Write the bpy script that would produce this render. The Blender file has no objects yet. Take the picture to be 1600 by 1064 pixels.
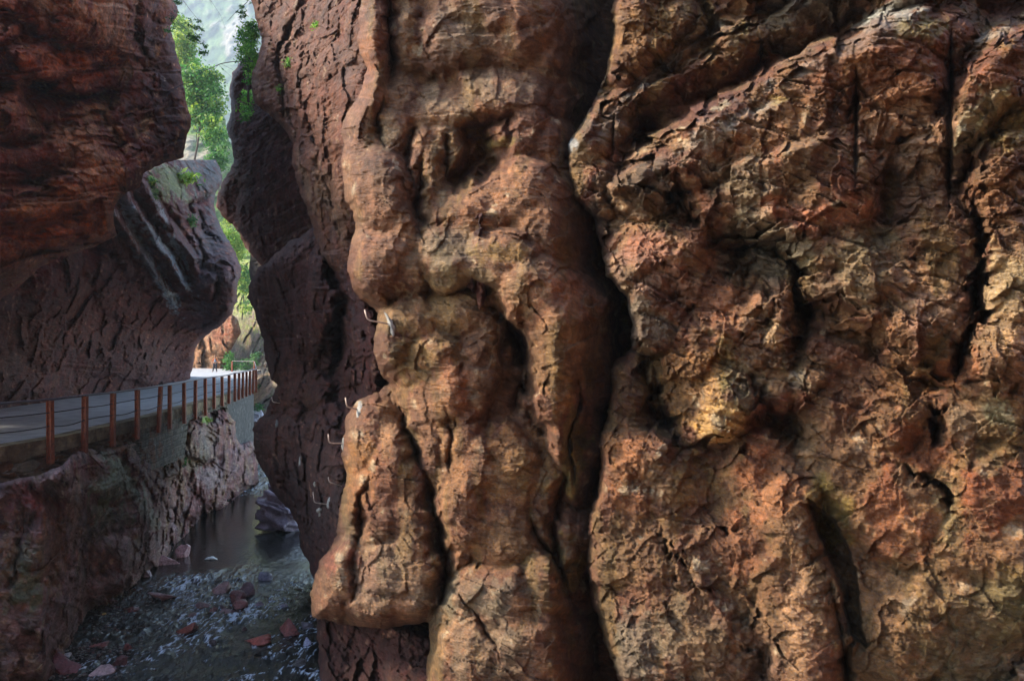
import bpy, math, random, time
import numpy as np
from mathutils import Vector
T0 = time.time()
C = bpy.context.scene
COL = C.collection
rng = np.random.RandomState(7)
random.seed(7)
FPX = 1200.0; HOR = 545.0; CZ = 8.3; HAZE = .00038

def W(px, py, d):
    """point that the photograph shows at (px,py), standing d metres ahead"""
    return ((px - 800.0) / FPX * d, d, CZ - (py - HOR) / FPX * d)

# ------------------------------------------------------------------ noise
_N = 64
_tab = rng.rand(_N, _N, _N).astype(np.float32)
def vnoise(p, seed=0):
    """value noise, p (...,3), result -1..1"""
    off = np.array([seed * 17.13 + 3.7, seed * 9.71 + 11.3, seed * 23.57 + 5.9])
    q = p + off
    f0 = np.floor(q); f = (q - f0).astype(np.float32)
    i = f0.astype(np.int64) & (_N - 1)
    j = (i + 1) & (_N - 1)
    u = f * f * f * (f * (f * 6 - 15) + 10)
    x0, y0, z0 = i[..., 0], i[..., 1], i[..., 2]; x1, y1, z1 = j[..., 0], j[..., 1], j[..., 2]
    ux, uy, uz = u[..., 0], u[..., 1], u[..., 2]
    def L(a, b, t): return a + (b - a) * t
    t = _tab
    c = L(L(L(t[x0, y0, z0], t[x1, y0, z0], ux), L(t[x0, y1, z0], t[x1, y1, z0], ux), uy),
          L(L(t[x0, y0, z1], t[x1, y0, z1], ux), L(t[x0, y1, z1], t[x1, y1, z1], ux), uy), uz)
    return c * 2 - 1
def rotm(ax, ay, az):
    cx, sx, cy, sy, cz, sz = math.cos(ax), math.sin(ax), math.cos(ay), math.sin(ay), math.cos(az), math.sin(az)
    X = np.array([[1, 0, 0], [0, cx, -sx], [0, sx, cx]]); Y = np.array([[cy, 0, sy], [0, 1, 0], [-sy, 0, cy]])
    Z = np.array([[cz, -sz, 0], [sz, cz, 0], [0, 0, 1]])
    return Z @ Y @ X
RO = rotm(.7, .5, .9)
def fbm(p, wl, octs=4, gain=.5, seed=0, ridged=False):
    s = np.zeros(p.shape[:-1], np.float32); a = 1.0; q = p / wl; tot = 0
    for o in range(octs):
        n = vnoise(q, seed + o)
        if ridged: n = 1 - 2 * np.abs(n)
        s += a * n; tot += a; a *= gain; q = (q @ RO) * 2.03
    return s / tot
def hash3(i, k):
    h = (i[..., 0] * 374761393 + i[..., 1] * 668265263 + i[..., 2] * 2147483647 + k * 1274126177) & 0xffffffff
    h = ((h ^ (h >> 13)) * 1274126177) & 0xffffffff
    h = h ^ (h >> 16)
    return (h & 0xffff).astype(np.float32) / 65535.0
def facets(p, seed=0):
    """chipped rock: every voronoi cell a tilted plane; returns (height, edge distance, cell value)"""
    b = np.floor(p).astype(np.int64)
    best = np.full(p.shape[:-1], 9.0, np.float32); sec = best.copy()
    out = np.zeros_like(best); cv = np.zeros_like(best)
    for dx in (-1, 0, 1):
        for dy in (-1, 0, 1):
            for dz in (-1, 0, 1):
                c = b + np.array([dx, dy, dz])
                r = p - c
                ox, oy, oz = hash3(c, seed + 1), hash3(c, seed + 2), hash3(c, seed + 3)
                rx, ry, rz = r[..., 0] - ox, r[..., 1] - oy, r[..., 2] - oz
                d = (rx * rx + ry * ry + rz * rz).astype(np.float32)
                m = d < best
                sec = np.where(m, best, np.minimum(sec, d))
                best = np.where(m, d, best)
                h = (ox - .5) * 2 * rx + (oy - .5) * 2 * ry + (oz - .5) * 2 * rz + (hash3(c, seed + 4) - .5) * .8
                out = np.where(m, h, out); cv = np.where(m, ox, cv)
    return out.astype(np.float32), np.sqrt(sec) - np.sqrt(best), cv

# ------------------------------------------------------------------ 2D sculpting tools (design space = photo pixels)
def smax(a, b, k):
    h = np.clip(.5 + .5 * (a - b) / k, 0, 1)
    return b + (a - b) * h + k * h * (1 - h)
def polydist(px, py, poly, closed=False):
    """unsigned distance, signed side, param 0..1 along"""
    best = np.full(px.shape, 1e9, np.float32); side = np.zeros_like(best); par = np.zeros_like(best)
    pts = list(poly) + ([poly[0]] if closed else [])
    segs = list(zip(pts[:-1], pts[1:])); lens = [math.hypot(b[0] - a[0], b[1] - a[1]) for a, b in segs]
    tot = sum(lens); acc = 0
    for (a, b), l in zip(segs, lens):
        ex, ey = b[0] - a[0], b[1] - a[1]
        t = np.clip(((px - a[0]) * ex + (py - a[1]) * ey) / (l * l + 1e-9), 0, 1)
        qx, qy = px - a[0] - t * ex, py - a[1] - t * ey
        d = np.sqrt(qx * qx + qy * qy)
        m = d < best
        best = np.where(m, d, best)
        side = np.where(m, np.sign(ex * (py - a[1]) - ey * (px - a[0])), side)
        par = np.where(m, (acc + t * l) / tot, par); acc += l
    return best, side, par
def inside(px, py, poly):
    r = np.zeros(px.shape, bool); n = len(poly)
    for k in range(n):
        x0, y0 = poly[k]; x1, y1 = poly[(k + 1) % n]
        if y0 == y1: continue
        c = ((y0 > py) != (y1 > py)) & (px < (x1 - x0) * (py - y0) / (y1 - y0) + x0)
        r ^= c
    return r
def sdf(px, py, poly):
    d, _, _ = polydist(px, py, poly, True)
    return np.where(inside(px, py, poly), d, -d)
def interp2(px, py, pts, power=3):
    """thin plate surface through control depths (x,y,val)"""
    A = np.array(pts, float); n = len(A)
    if n < 4:
        w = 0; s = 0
        for x, y, v in pts:
            k = 1.0 / (((px - x) ** 2 + (py - y) ** 2) + 900.0); w = w + k; s = s + k * v
        return s / w
    X = A[:, :2] / 100.0; v = A[:, 2]
    U = lambda r2: .5 * r2 * np.log(r2 + 1e-9)
    K = U(((X[:, None] - X[None]) ** 2).sum(-1)) + np.eye(n) * .02
    Pm = np.c_[np.ones(n), X]; M = np.r_[np.c_[K, Pm], np.c_[Pm.T, np.zeros((3, 3))]]
    s = np.linalg.solve(M, np.r_[v, 0, 0, 0])
    x = np.clip(px, A[:, 0].min() - 60, A[:, 0].max() + 60) / 100.0; y = np.clip(py, A[:, 1].min() - 60, A[:, 1].max() + 60) / 100.0
    out = s[n] + s[n + 1] * x + s[n + 2] * y
    for k in range(n): out = out + s[k] * U((x - X[k, 0]) ** 2 + (y - X[k, 1]) ** 2)
    return out.astype(np.float32)
def hash2(i, j, k):
    return hash3(np.stack([i, j, np.full_like(i, k)], -1), k)
def cellwarp(px, py, size, aspect, rot, amp, seed):
    """blocky break-up: every cell of a jittered grid shifts as one piece"""
    c, s = math.cos(math.radians(rot)), math.sin(math.radians(rot))
    P = np.stack([px, py, np.full_like(px, seed)], -1)
    qx = px + size * .25 * vnoise(P / (size * .7), seed); qy = py + size * .25 * vnoise(P / (size * .7), seed + 1)
    u = (qx * c + qy * s) / (size * aspect); v = (-qx * s + qy * c) / size
    iu, iv = np.floor(u).astype(np.int64), np.floor(v).astype(np.int64)
    best = np.full(px.shape, 9., np.float32); a = np.zeros_like(best); b_ = np.zeros_like(best)
    for du in (-1, 0, 1):
        for dv in (-1, 0, 1):
            ci, cj = iu + du, iv + dv; h1, h2 = hash2(ci, cj, seed + 1), hash2(ci, cj, seed + 2)
            d = (u - ci - h1) ** 2 + (v - cj - h2) ** 2; m = d < best
            best = np.where(m, d, best); a = np.where(m, hash2(ci, cj, seed + 3), a); b_ = np.where(m, hash2(ci, cj, seed + 4), b_)
    return px + (a - .5) * 2 * amp, py + (b_ - .5) * 2 * amp, a
def blobs(px, py, lst, ppm, base=0.0, k=.07, rho=.8):
    H = np.full(px.shape, base, np.float32)
    for b in lst:
        cx, cy, rx, ry, rot, h = b[:6]
        rh = b[6] if len(b) > 6 else rho
        c, s = math.cos(math.radians(rot)), math.sin(math.radians(rot))
        dx, dy = px - cx, py - cy
        u = (dx * c + dy * s) / rx; v = (-dx * s + dy * c) / ry
        q = u * u + v * v
        R = min(rx, ry) / ppm * rh
        f = R * (1 - np.sqrt(1 - np.minimum(q, .96))) + np.maximum(q - .96, 0) * R * 2.5
        H = smax(H, (h - f).astype(np.float32), k)
    return H
def crease(H, px, py, poly, w, dep, p=1.0):
    d, s, t = polydist(px, py, poly)
    tp = np.clip(np.minimum(t, 1 - t) * 3.5 + .05, 0, 1)
    q = np.stack([px / 22, py / 22, np.full_like(px, len(poly) * 3.3 + poly[0][0])], -1)
    nz = vnoise(q, 3) * .6 + vnoise(q * 2.7, 4) * .4
    w = w * (.95 + .75 * nz) * (.35 + .65 * tp); dep = dep * (1 + .35 * nz)
    return H - dep * tp * np.exp(-(d / w) ** p)
def ledge(H, px, py, poly, amt, fall, sharp=3.0):
    """beyond the right-hand side of the line (below it when drawn left to right) the rock steps back by amt, recovering over fall px"""
    d, s, t = polydist(px, py, poly)
    sd = d * s
    tp = np.clip(np.minimum(t, 1 - t) * 6, 0, 1)
    on = 1 / (1 + np.exp(-np.clip(sd / sharp, -30, 30)))
    return H - amt * tp * on * np.exp(-np.maximum(sd, 0) / fall)

def recess(H, px, py, poly, dep, e=3):
    return H - dep * (lambda t: t * t * (3 - 2 * t))(np.clip((sdf(px, py, poly) + e) / (2 * e), 0, 1))

# ------------------------------------------------------------------ colour
def lin(c):
    c = np.array(c, np.float32) / 255.0
    return np.where(c <= .04045, c / 12.92, ((c + .055) / 1.055) ** 2.4)
def mixc(col, c, m):
    return col + (lin(c) - col) * np.clip(m, 0, 1)[..., None]
def sstep(a, b, x):
    t = np.clip((x - a) / (b - a), 0, 1); return t * t * (3 - 2 * t)
def patch(col, px, py, n, lst):
    for cx, cy, rx, ry, rot, c, st in lst:
        co, s = math.cos(math.radians(rot)), math.sin(math.radians(rot))
        dx, dy = px - cx, py - cy
        r = np.sqrt(((dx * co + dy * s) / rx) ** 2 + ((-dx * s + dy * co) / ry) ** 2)
        col = mixc(col, c, .8 * st * sstep(1.15, .6, r + n * 1.25))
    return col

# ------------------------------------------------------------------ mesh linking
def tag(o, label=None, cat=None, group=None, kind=None):
    if label: o['label'] = label
    if cat: o['category'] = cat
    if group: o['group'] = group
    if kind: o['kind'] = kind
    return o
def mesh_obj(name, verts, faces, mat, parent=None, col=None, smooth=True):
    me = bpy.data.meshes.new(name)
    if isinstance(faces, np.ndarray):
        k = faces.shape[1]
        me.vertices.add(len(verts)); me.vertices.foreach_set('co', np.asarray(verts, np.float32).ravel())
        me.loops.add(faces.size); me.loops.foreach_set('vertex_index', faces.astype(np.int32).ravel())
        me.polygons.add(len(faces)); me.polygons.foreach_set('loop_start', np.arange(len(faces), dtype=np.int32) * k)
        me.polygons.foreach_set('use_smooth', np.full(len(faces), smooth))
        me.update(calc_edges=True)
    else:
        me.from_pydata([tuple(v) for v in verts], [], [tuple(f) for f in faces]); me.update()
        me.polygons.foreach_set('use_smooth', np.full(len(me.polygons), smooth))
    if col is not None:
        a = me.color_attributes.new('Col', 'FLOAT_COLOR', 'POINT')
        a.data.foreach_set('color', np.concatenate([col, np.ones((len(col), 1))], 1).astype(np.float32).ravel())
    me.materials.append(mat)
    o = bpy.data.objects.new(name, me); COL.objects.link(o)
    if parent: o.parent = parent
    return o
def relief(name, box, step, poly, fn, mat, edge=2.0, R=30, warp=5.0, skirt=4.0, seed=0, kind='structure'):
    """a rock mass with its own outline, rounded back at its rim and closed by a skirt going back into the hillside.
    fn(px,py,P0) -> (distance, colour)"""
    x0, y0, x1, y1 = box
    nx, ny = int((x1 - x0) / step) + 1, int((y1 - y0) / step) + 1
    px, py = np.meshgrid(np.linspace(x0, x1, nx), np.linspace(y0, y1, ny))
    px = px.astype(np.float32); py = py.astype(np.float32)
    P2 = np.stack([px, py, np.full_like(px, seed * 31.7)], -1)
    sd = sdf(px, py, poly) + warp * (fbm(P2, 40, 3, seed=seed) * 1.3) + .35 * warp * fbm(P2, 7, 2, seed=seed + 5)
    gy, gx = np.gradient(sd, (y1 - y0) / (ny - 1), (x1 - x0) / (nx - 1))
    g = np.sqrt(gx * gx + gy * gy) + 1e-3
    near = (sd < 0) & (sd > -1.6 * step)
    px = np.where(near, px - sd * gx / g ** 2, px); py = np.where(near, py - sd * gy / g ** 2, py)
    keep = sd > -1.6 * step
    d, col = fn(px, py, sd)
    t = 1 - np.clip(sd / R, 0, 1)
    d = d + edge * (1 - np.sqrt(np.maximum(0, 1 - t * t * .995)))
    V = np.stack([(px - 800) / FPX * d, d, CZ - (py - HOR) / FPX * d], -1).reshape(-1, 3)
    idx = np.arange(nx * ny).reshape(ny, nx)
    k = keep
    fm = k[:-1, :-1] & k[1:, :-1] & k[:-1, 1:] & k[1:, 1:]
    F = np.stack([idx[:-1, :-1], idx[1:, :-1], idx[1:, 1:], idx[:-1, 1:]], -1)[fm]
    # rim edges
    E = np.concatenate([F[:, [0, 1]], F[:, [1, 2]], F[:, [2, 3]], F[:, [3, 0]]])
    key = np.minimum(E[:, 0], E[:, 1]).astype(np.int64) * (nx * ny) + np.maximum(E[:, 0], E[:, 1])
    uq, inv, cnt = np.unique(key, return_inverse=True, return_counts=True)
    B = E[cnt[inv] == 1]
    bv = np.unique(B)
    cen = V[bv].mean(0)
    nv = V[bv].copy(); dirv = nv - np.array([0, 0, CZ]); dirv /= np.linalg.norm(dirv, axis=1)[:, None]
    nv = nv + dirv * skirt
    remap = np.zeros(nx * ny, np.int64); remap[bv] = nx * ny + np.arange(len(bv))
    S = np.stack([B[:, 1], B[:, 0], remap[B[:, 0]], remap[B[:, 1]]], -1)
    V = np.concatenate([V, nv]); F = np.concatenate([F, S])
    cc = col.reshape(-1, 3); cc = np.concatenate([cc, cc[bv]])
    used = np.unique(F); m2 = np.zeros(len(V), np.int64); m2[used] = np.arange(len(used))
    o = mesh_obj(name, V[used], m2[F], mat, col=cc[used])
    tag(o, kind=kind)
    print(name, len(used), 'verts', round(time.time() - T0, 1), 's')
    return o

# ------------------------------------------------------------------ materials
def newmat(name):
    m = bpy.data.materials.new(name); m.use_nodes = True
    nt = m.node_tree; b = nt.nodes['Principled BSDF']
    return m, nt, b
def nd(nt, t, **kw):
    n = nt.nodes.new(t)
    for k, v in kw.items():
        if k.startswith('i_'):
            n.inputs[k[2:].replace('_', ' ')].default_value = v
        else: setattr(n, k, v)
    return n
def rock_mat(name, fine=1.0, bump=.5, rough=.78, spec=.35, dist=.05):
    m, nt, b = newmat(name); L = nt.links.new
    at = nd(nt, 'ShaderNodeAttribute', attribute_name='Col')
    tc = nd(nt, 'ShaderNodeTexCoord')
    n1 = nd(nt, 'ShaderNodeTexNoise', i_Scale=7 * fine, i_Detail=12, i_Roughness=.72)
    n2 = nd(nt, 'ShaderNodeTexNoise', i_Scale=38 * fine, i_Detail=6, i_Roughness=.7)
    mp = nd(nt, 'ShaderNodeMapping'); mp.inputs['Rotation'].default_value = (0.1, math.radians(-24), 0.2); mp.inputs['Scale'].default_value = (1, 1, 4.5)
    n3 = nd(nt, 'ShaderNodeTexNoise', i_Scale=7 * fine, i_Detail=8, i_Roughness=.68)
    L(tc.outputs['Object'], n1.inputs['Vector']); L(tc.outputs['Object'], n2.inputs['Vector'])
    L(tc.outputs['Object'], mp.inputs['Vector']); L(mp.outputs[0], n3.inputs['Vector'])
    mr = nd(nt, 'ShaderNodeMapRange', i_From_Min=.33, i_From_Max=.67, i_To_Min=.55, i_To_Max=1.5)
    L(n1.outputs['Fac'], mr.inputs['Value'])
    mr2 = nd(nt, 'ShaderNodeMapRange', i_From_Min=.3, i_From_Max=.7, i_To_Min=.72, i_To_Max=1.3)
    L(n3.outputs['Fac'], mr2.inputs['Value'])
    mu = nd(nt, 'ShaderNodeMath', operation='MULTIPLY'); L(mr.outputs[0], mu.inputs[0]); L(mr2.outputs[0], mu.inputs[1])
    vm = nd(nt, 'ShaderNodeVectorMath', operation='SCALE'); L(at.outputs['Color'], vm.inputs[0]); L(mu.outputs[0], vm.inputs['Scale'])
    hs = nd(nt, 'ShaderNodeHueSaturation'); L(vm.outputs[0], hs.inputs['Color'])
    mr3 = nd(nt, 'ShaderNodeMapRange', i_From_Min=.3, i_From_Max=.7, i_To_Min=.75, i_To_Max=1.25); L(n2.outputs['Fac'], mr3.inputs['Value']); L(mr3.outputs[0], hs.inputs['Saturation'])
    L(hs.outputs[0], b.inputs['Base Color'])
    a1 = nd(nt, 'ShaderNodeMath', operation='MULTIPLY_ADD', i_Value=.35) if False else nd(nt, 'ShaderNodeMath', operation='MULTIPLY')
    a1.inputs[1].default_value = .6; L(n2.outputs['Fac'], a1.inputs[0])
    a2 = nd(nt, 'ShaderNodeMath', operation='ADD'); L(n1.outputs['Fac'], a2.inputs[0]); L(a1.outputs[0], a2.inputs[1])
    a3 = nd(nt, 'ShaderNodeMath', operation='ADD'); L(a2.outputs[0], a3.inputs[0]); L(n3.outputs['Fac'], a3.inputs[1])
    bp = nd(nt, 'ShaderNodeBump', i_Strength=bump, i_Distance=dist); L(a3.outputs[0], bp.inputs['Height'])
    L(bp.outputs[0], b.inputs['Normal'])
    b.inputs['Roughness'].default_value = rough
    b.inputs['Specular IOR Level'].default_value = spec
    return m
M_near = rock_mat('near_rock', 1.0, .9, .72, .4, .055)
M_mid = rock_mat('mid_rock', .45, .9, .72, .4, .12)
M_far = rock_mat('far_rock', .12, .9, .85, .2, .4)
M_wet = rock_mat('wet_rock', .8, .7, .42, .5, .06)
def simple(name, col, rough=.6, metal=0, scale=8, var=.3, bump=.2, dist=.01, detail=6):
    m, nt, b = newmat(name); L = nt.links.new
    tc = nd(nt, 'ShaderNodeTexCoord'); n = nd(nt, 'ShaderNodeTexNoise', i_Scale=scale, i_Detail=detail, i_Roughness=.65)
    L(tc.outputs['Object'], n.inputs['Vector'])
    mr = nd(nt, 'ShaderNodeMapRange', i_From_Min=.3, i_From_Max=.7, i_To_Min=1 - var, i_To_Max=1 + var); L(n.outputs['Fac'], mr.inputs['Value'])
    vm = nd(nt, 'ShaderNodeVectorMath', operation='SCALE'); vm.inputs[0].default_value = tuple(lin(col)); L(mr.outputs[0], vm.inputs['Scale'])
    L(vm.outputs[0], b.inputs['Base Color'])
    bp = nd(nt, 'ShaderNodeBump', i_Strength=bump, i_Distance=dist); L(n.outputs['Fac'], bp.inputs['Height']); L(bp.outputs[0], b.inputs['Normal'])
    b.inputs['Roughness'].default_value = rough; b.inputs['Metallic'].default_value = metal
    return m

# ================================================================== NEAR WALL
def detail(px, py, P0, amp=1.0, sc=1.0, dip=(-24, 14), strata=.5, chip=.5, seed=0, beds=None):
    """relief in metres: fractal lumps, bedding steps along the dip and chipped facets"""
    n = fbm(P0, 1.1 * sc, 3, .5, seed) * .24 + fbm(P0, .32 * sc, 3, .55, seed + 3, ridged=True) * .05
    a, b_ = math.radians(dip[0]), math.radians(dip[1])
    nz = np.array([math.sin(-a) * 1.0, math.sin(b_) * .5, math.cos(a)]); nz /= np.linalg.norm(nz)
    s = (P0 @ nz) / (.16 * sc) + fbm(P0, .9 * sc, 3, .5, seed + 7) * 2.2
    fr = s - np.floor(s)
    st = (fr ** 2.5) * (.6 + .4 * vnoise(P0 / (.5 * sc), seed + 9))
    ms = sstep(-.1, .35, fbm(P0, .8 * sc, 2, .5, seed + 11))
    A = np.array([nz * 2.4, [math.cos(a), 0, math.sin(a)], [0, 1, 0]]).T
    wp = P0 + .03 * sc * np.stack([vnoise(P0 / (.12 * sc), seed + 13), vnoise(P0 / (.12 * sc), seed + 14), vnoise(P0 / (.12 * sc), seed + 15)], -1)
    f1, e1, c1 = facets((wp @ A) / (.30 * sc), seed)
    f2, e2, c2 = facets((wp @ A) / (.10 * sc), seed + 20)
    f0, e0, c0 = facets((P0 + .18 * sc * np.stack([vnoise(P0 / (.4 * sc), seed + 31), vnoise(P0 / (.4 * sc), seed + 32), vnoise(P0 / (.4 * sc), seed + 33)], -1)) / (.85 * sc), seed + 30)
    mc = sstep(-.25, .3, fbm(P0, 1.0 * sc, 2, .5, seed + 21))
    h = n + strata * st * ms * .06 * sc + chip * (f0 * .25 + f1 * .075 * (.35 + .65 * mc) + f2 * .026 * (.3 + .7 * mc)) * sc
    if beds:
        sp, ba, bx = beds[:3]; nb = np.array([math.sin(math.radians(bx)), beds[3] if len(beds) > 3 else .25, math.cos(math.radians(bx))]); nb /= np.linalg.norm(nb)
        sb = (P0 @ nb) / sp + .55 * fbm(P0, sp * 5, 3, .5, seed + 71)
        for lv in (1.0, 2.7):
            q = sb * lv; i = np.floor(q); fq = q - i
            blk = np.floor(P0[..., 0] / (sp * 4 / lv) + hash3(np.stack([i, i * 0, i * 0 + 5], -1).astype(np.int64), seed) * 7 + .4 * vnoise(P0 / sp, seed + 3))
            r_ = hash3(np.stack([i, blk, i * 0], -1).astype(np.int64), seed)
            h = h + ba / lv * ((r_ - .5) + .5 * fq - .35 * np.exp(-(fq / .10) ** 2))
    return h * amp, (c1, c2, st * ms, mc, n)

def near_colour(px, py, P0, inf, seed, pal, patches):
    c1, c2, st, mc, n = inf
    N1 = fbm(P0, 1.4, 4, .55, seed + 40); N2 = fbm(P0 * np.array([1.6, 1, .8]), .6, 4, .6, seed + 44)
    N3 = fbm(P0, .25, 4, .6, seed + 48); N4 = fbm(P0 * np.array([2.5, 1, .5]), .9, 4, .6, seed + 52)
    col = np.ones(px.shape + (3,), np.float32) * lin(pal[0])
    col = mixc(col, pal[1], sstep(-.15, .3, N1))
    col = mixc(col, pal[2], sstep(.02, .35, N2) * .8)
    col = mixc(col, pal[3], sstep(.1, .4, N4) * .75)
    col = patch(col, px, py, N2 + N3 * .6, patches)
    col = mixc(col, pal[4], sstep(.12, .42, N3 + .5 * N1 - .1) * .6)
    col = mixc(col, (196, 178, 155), sstep(.44, .6, N3 - .3 * N4) * .5)
    g = np.random.RandomState(seed).rand(64)
    col = col * (.78 + .44 * c1)[..., None] * (.86 + .28 * c2)[..., None]
    # hue drift, warm to violet
    w = fbm(P0, .8, 2, .5, seed + 60)[..., None]
    col = col * (1 + w * np.array([.14, .0, -.10]))
    col = col * np.array([.84, .84, .70]); lum = col.mean(-1, keepdims=True); col = (lum + (col - lum) * .94) * .86
    return np.clip(col, .004, .8)

RED = (118, 74, 53); BRN = (128, 84, 60); TAN = (172, 132, 98); GRY = (132, 112, 98); OLV = (128, 98, 56); DRK = (84, 50, 42)
PNK = (178, 128, 106); ORG = (168, 96, 52); PAL = (205, 172, 128); PUR = (104, 66, 66)

# ---- F : column of lobes left of the dark crevice
F_poly = [(562, -500), (560, 0), (558, 60), (574, 110), (560, 150), (540, 190), (530, 250), (538, 310), (556, 352), (548, 392), (543, 425), (556, 462),
          (590, 490), (586, 520), (584, 545), (592, 575), (612, 600), (590, 612), (560, 622), (542, 650), (535, 700), (541, 740), (528, 790), (524, 835),
          (500, 880), (488, 925), (490, 962), (530, 976), (600, 982), (668, 972), (672, 1010), (660, 1064), (655, 1500), (1010, 1500), (1010, -500)]
F_blobs = [
 (582, -60, 34, 190, 0, .75), (580, 70, 26, 75, -6, .75), (575, 170, 32, 65, 8, .85), (640, -80, 50, 120, 0, .7), (632, 40, 38, 62, -12, .62), (650, 108, 34, 32, 0, .58),
 (760, 20, 120, 95, -12, .75, .5), (700, 60, 60, 70, 10, .75), (820, 40, 70, 110, -20, .5, .6), (740, -160, 130, 140, 0, .9, .5),
 (600, 215, 38, 62, 12, .75), (628, 165, 40, 55, 25, .7), (700, 160, 80, 45, -24, .72, .7), (770, 150, 90, 50, -8, .65, .7), (850, 160, 60, 60, -10, .3),
 (590, 300, 58, 78, -8, 1.05), (560, 262, 30, 50, 10, .85), (628, 360, 44, 62, -14, 1.0), (590, 408, 52, 55, -6, 1.15), (632, 428, 40, 40, 0, 1.0),
 (668, 275, 26, 75, -4, .85), (688, 235, 32, 48, 10, .8), (684, 330, 30, 40, 20, .8), (810, 205, 38, 62, 32, .62), (845, 240, 55, 60, 20, .55, .6),
 (735, 345, 75, 50, -28, 1.05), (700, 400, 58, 52, -16, 1.15), (800, 310, 80, 62, -32, .98, .6), (850, 360, 85, 85, -18, 1.0, .5), (780, 402, 62, 44, 4, 1.22, .7), (905, 330, 50, 100, -8, .65),
 (640, 420, 22, 20, 0, 1.0), (640, 505, 56, 44, -14, .95), (700, 490, 60, 44, -6, .85), (614, 540, 34, 36, 0, 1.0), (745, 500, 44, 60, 6, .7), (600, 515, 20, 24, 0, .98),
 (670, 560, 60, 62, -8, .98), (690, 620, 50, 78, -4, 1.0), (665, 680, 32, 78, -14, .85), (735, 600, 42, 92, 6, .85), (775, 620, 40, 110, 0, .5), (712, 690, 34, 60, 6, .92),
 (835, 455, 72, 60, 18, 1.3), (880, 500, 70, 85, 8, 1.32), (868, 580, 48, 95, -4, 1.22), (885, 650, 34, 85, -6, 1.12), (925, 560, 28, 110, 4, 1.0), (905, 720, 24, 60, 4, .95), (916, 640, 20, 95, 0, 1.0),
 (580, 680, 48, 68, -4, .75), (555, 720, 28, 46, 0, .6), (620, 730, 58, 90, 6, .85), (590, 800, 58, 80, 0, .85), (640, 820, 46, 90, -4, .9), (552, 800, 26, 60, 6, .72),
 (545, 895, 54, 62, 10, .95), (600, 905, 62, 70, 4, 1.0), (648, 880, 40, 80, -4, 1.0), (520, 935, 36, 36, 0, .85), (640, 945, 44, 34, 0, .92), (583, 950, 40, 30, 0, .95),
 (735, 740, 62, 70, -14, 1.0), (720, 800, 46, 72, 10, 1.12), (790, 750, 60, 92, 0, .95, .6), (770, 830, 76, 72, -14, 1.0, .6), (705, 870, 34, 28, 0, 1.0), (848, 800, 44, 110, 6, .8),
 (830, 690, 44, 60, 4, .6), (760, 940, 82, 62, -10, 1.12, .6), (840, 920, 60, 70, 10, .95, .6), (740, 1020, 72, 92, 4, 1.2, .6), (810, 1040, 80, 110, 4, 1.15, .5), (880, 1020, 50, 90, 0, .8),
 (790, 1180, 130, 130, 0, 1.2, .5), (905, 830, 38, 46, -30, .85), (888, 880, 26, 62, 8, .82), (915, 780, 22, 48, 10, .6), (905, 930, 22, 60, 0, .55), (930, 700, 22, 60, 0, .55)]
F_pat = [(760, 60, 110, 60, 0, (140, 104, 86), .6), (720, 40, 40, 50, -30, (160, 132, 110), .6), (615, 130, 22, 90, 8, (178, 146, 114), .55), (700, 180, 90, 34, -28, (188, 156, 124), .6),
 (600, 330, 46, 60, 0, (150, 98, 66), .7), (640, 380, 40, 60, 0, (172, 128, 98), .6), (735, 235, 44, 40, 0, (140, 102, 48), .7), (768, 226, 40, 10, -12, (136, 112, 46), .9), (690, 300, 16, 40, 0, (180, 152, 120), .7),
 (780, 330, 70, 46, -28, (176, 122, 84), .7), (700, 390, 60, 30, -14, (142, 126, 104), .6), (790, 395, 60, 22, 6, (150, 118, 54), .7), (860, 360, 60, 50, 0, (122, 82, 52), .6),
 (870, 460, 60, 40, 0, (178, 118, 90), .7), (820, 430, 50, 20, 20, (150, 96, 66), .6), (880, 560, 50, 60, 0, (146, 112, 64), .5), (680, 480, 80, 40, -14, (172, 134, 90), .6), (740, 440, 50, 22, 0, (140, 116, 76), .6),
 (650, 560, 40, 50, 0, (154, 130, 76), .6), (710, 600, 36, 50, 0, (182, 116, 80), .7), (690, 650, 40, 60, 0, (176, 122, 80), .5), (780, 560, 40, 100, 0, (112, 72, 44), .6), (595, 690, 40, 60, 0, (150, 92, 62), .5), (610, 660, 16, 70, 0, (180, 136, 90), .5),
 (560, 740, 22, 40, 10, (176, 122, 60), .7), (610, 780, 60, 50, 0, (122, 72, 46), .6), (545, 880, 40, 40, 0, (150, 78, 62), .7), (610, 900, 60, 60, 0, (150, 120, 94), .6), (800, 730, 70, 60, 0, (168, 120, 66), .6), (720, 740, 30, 60, 10, (176, 128, 84), .5),
 (790, 850, 80, 50, 0, (150, 112, 66), .5), (760, 930, 90, 30, 0, (124, 112, 96), .6), (770, 1010, 90, 70, 0, (150, 132, 108), .6), (850, 1000, 50, 70, 0, (130, 80, 60), .6), (885, 880, 26, 60, 0, (140, 122, 62), .6), (900, 720, 24, 60, 0, (134, 120, 56), .7)]
def P0of(px, py, d):
    return np.stack([(px - 800) / FPX * d, d, CZ - (py - HOR) / FPX * d], -1)
def warp2(px, py, a, w, seed):
    P = np.stack([px, py, np.full_like(px, seed * 13.3)], -1)
    return px + a * fbm(P, w, 4, .6, seed), py + a * fbm(P, w, 4, .6, seed + 9)
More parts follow.
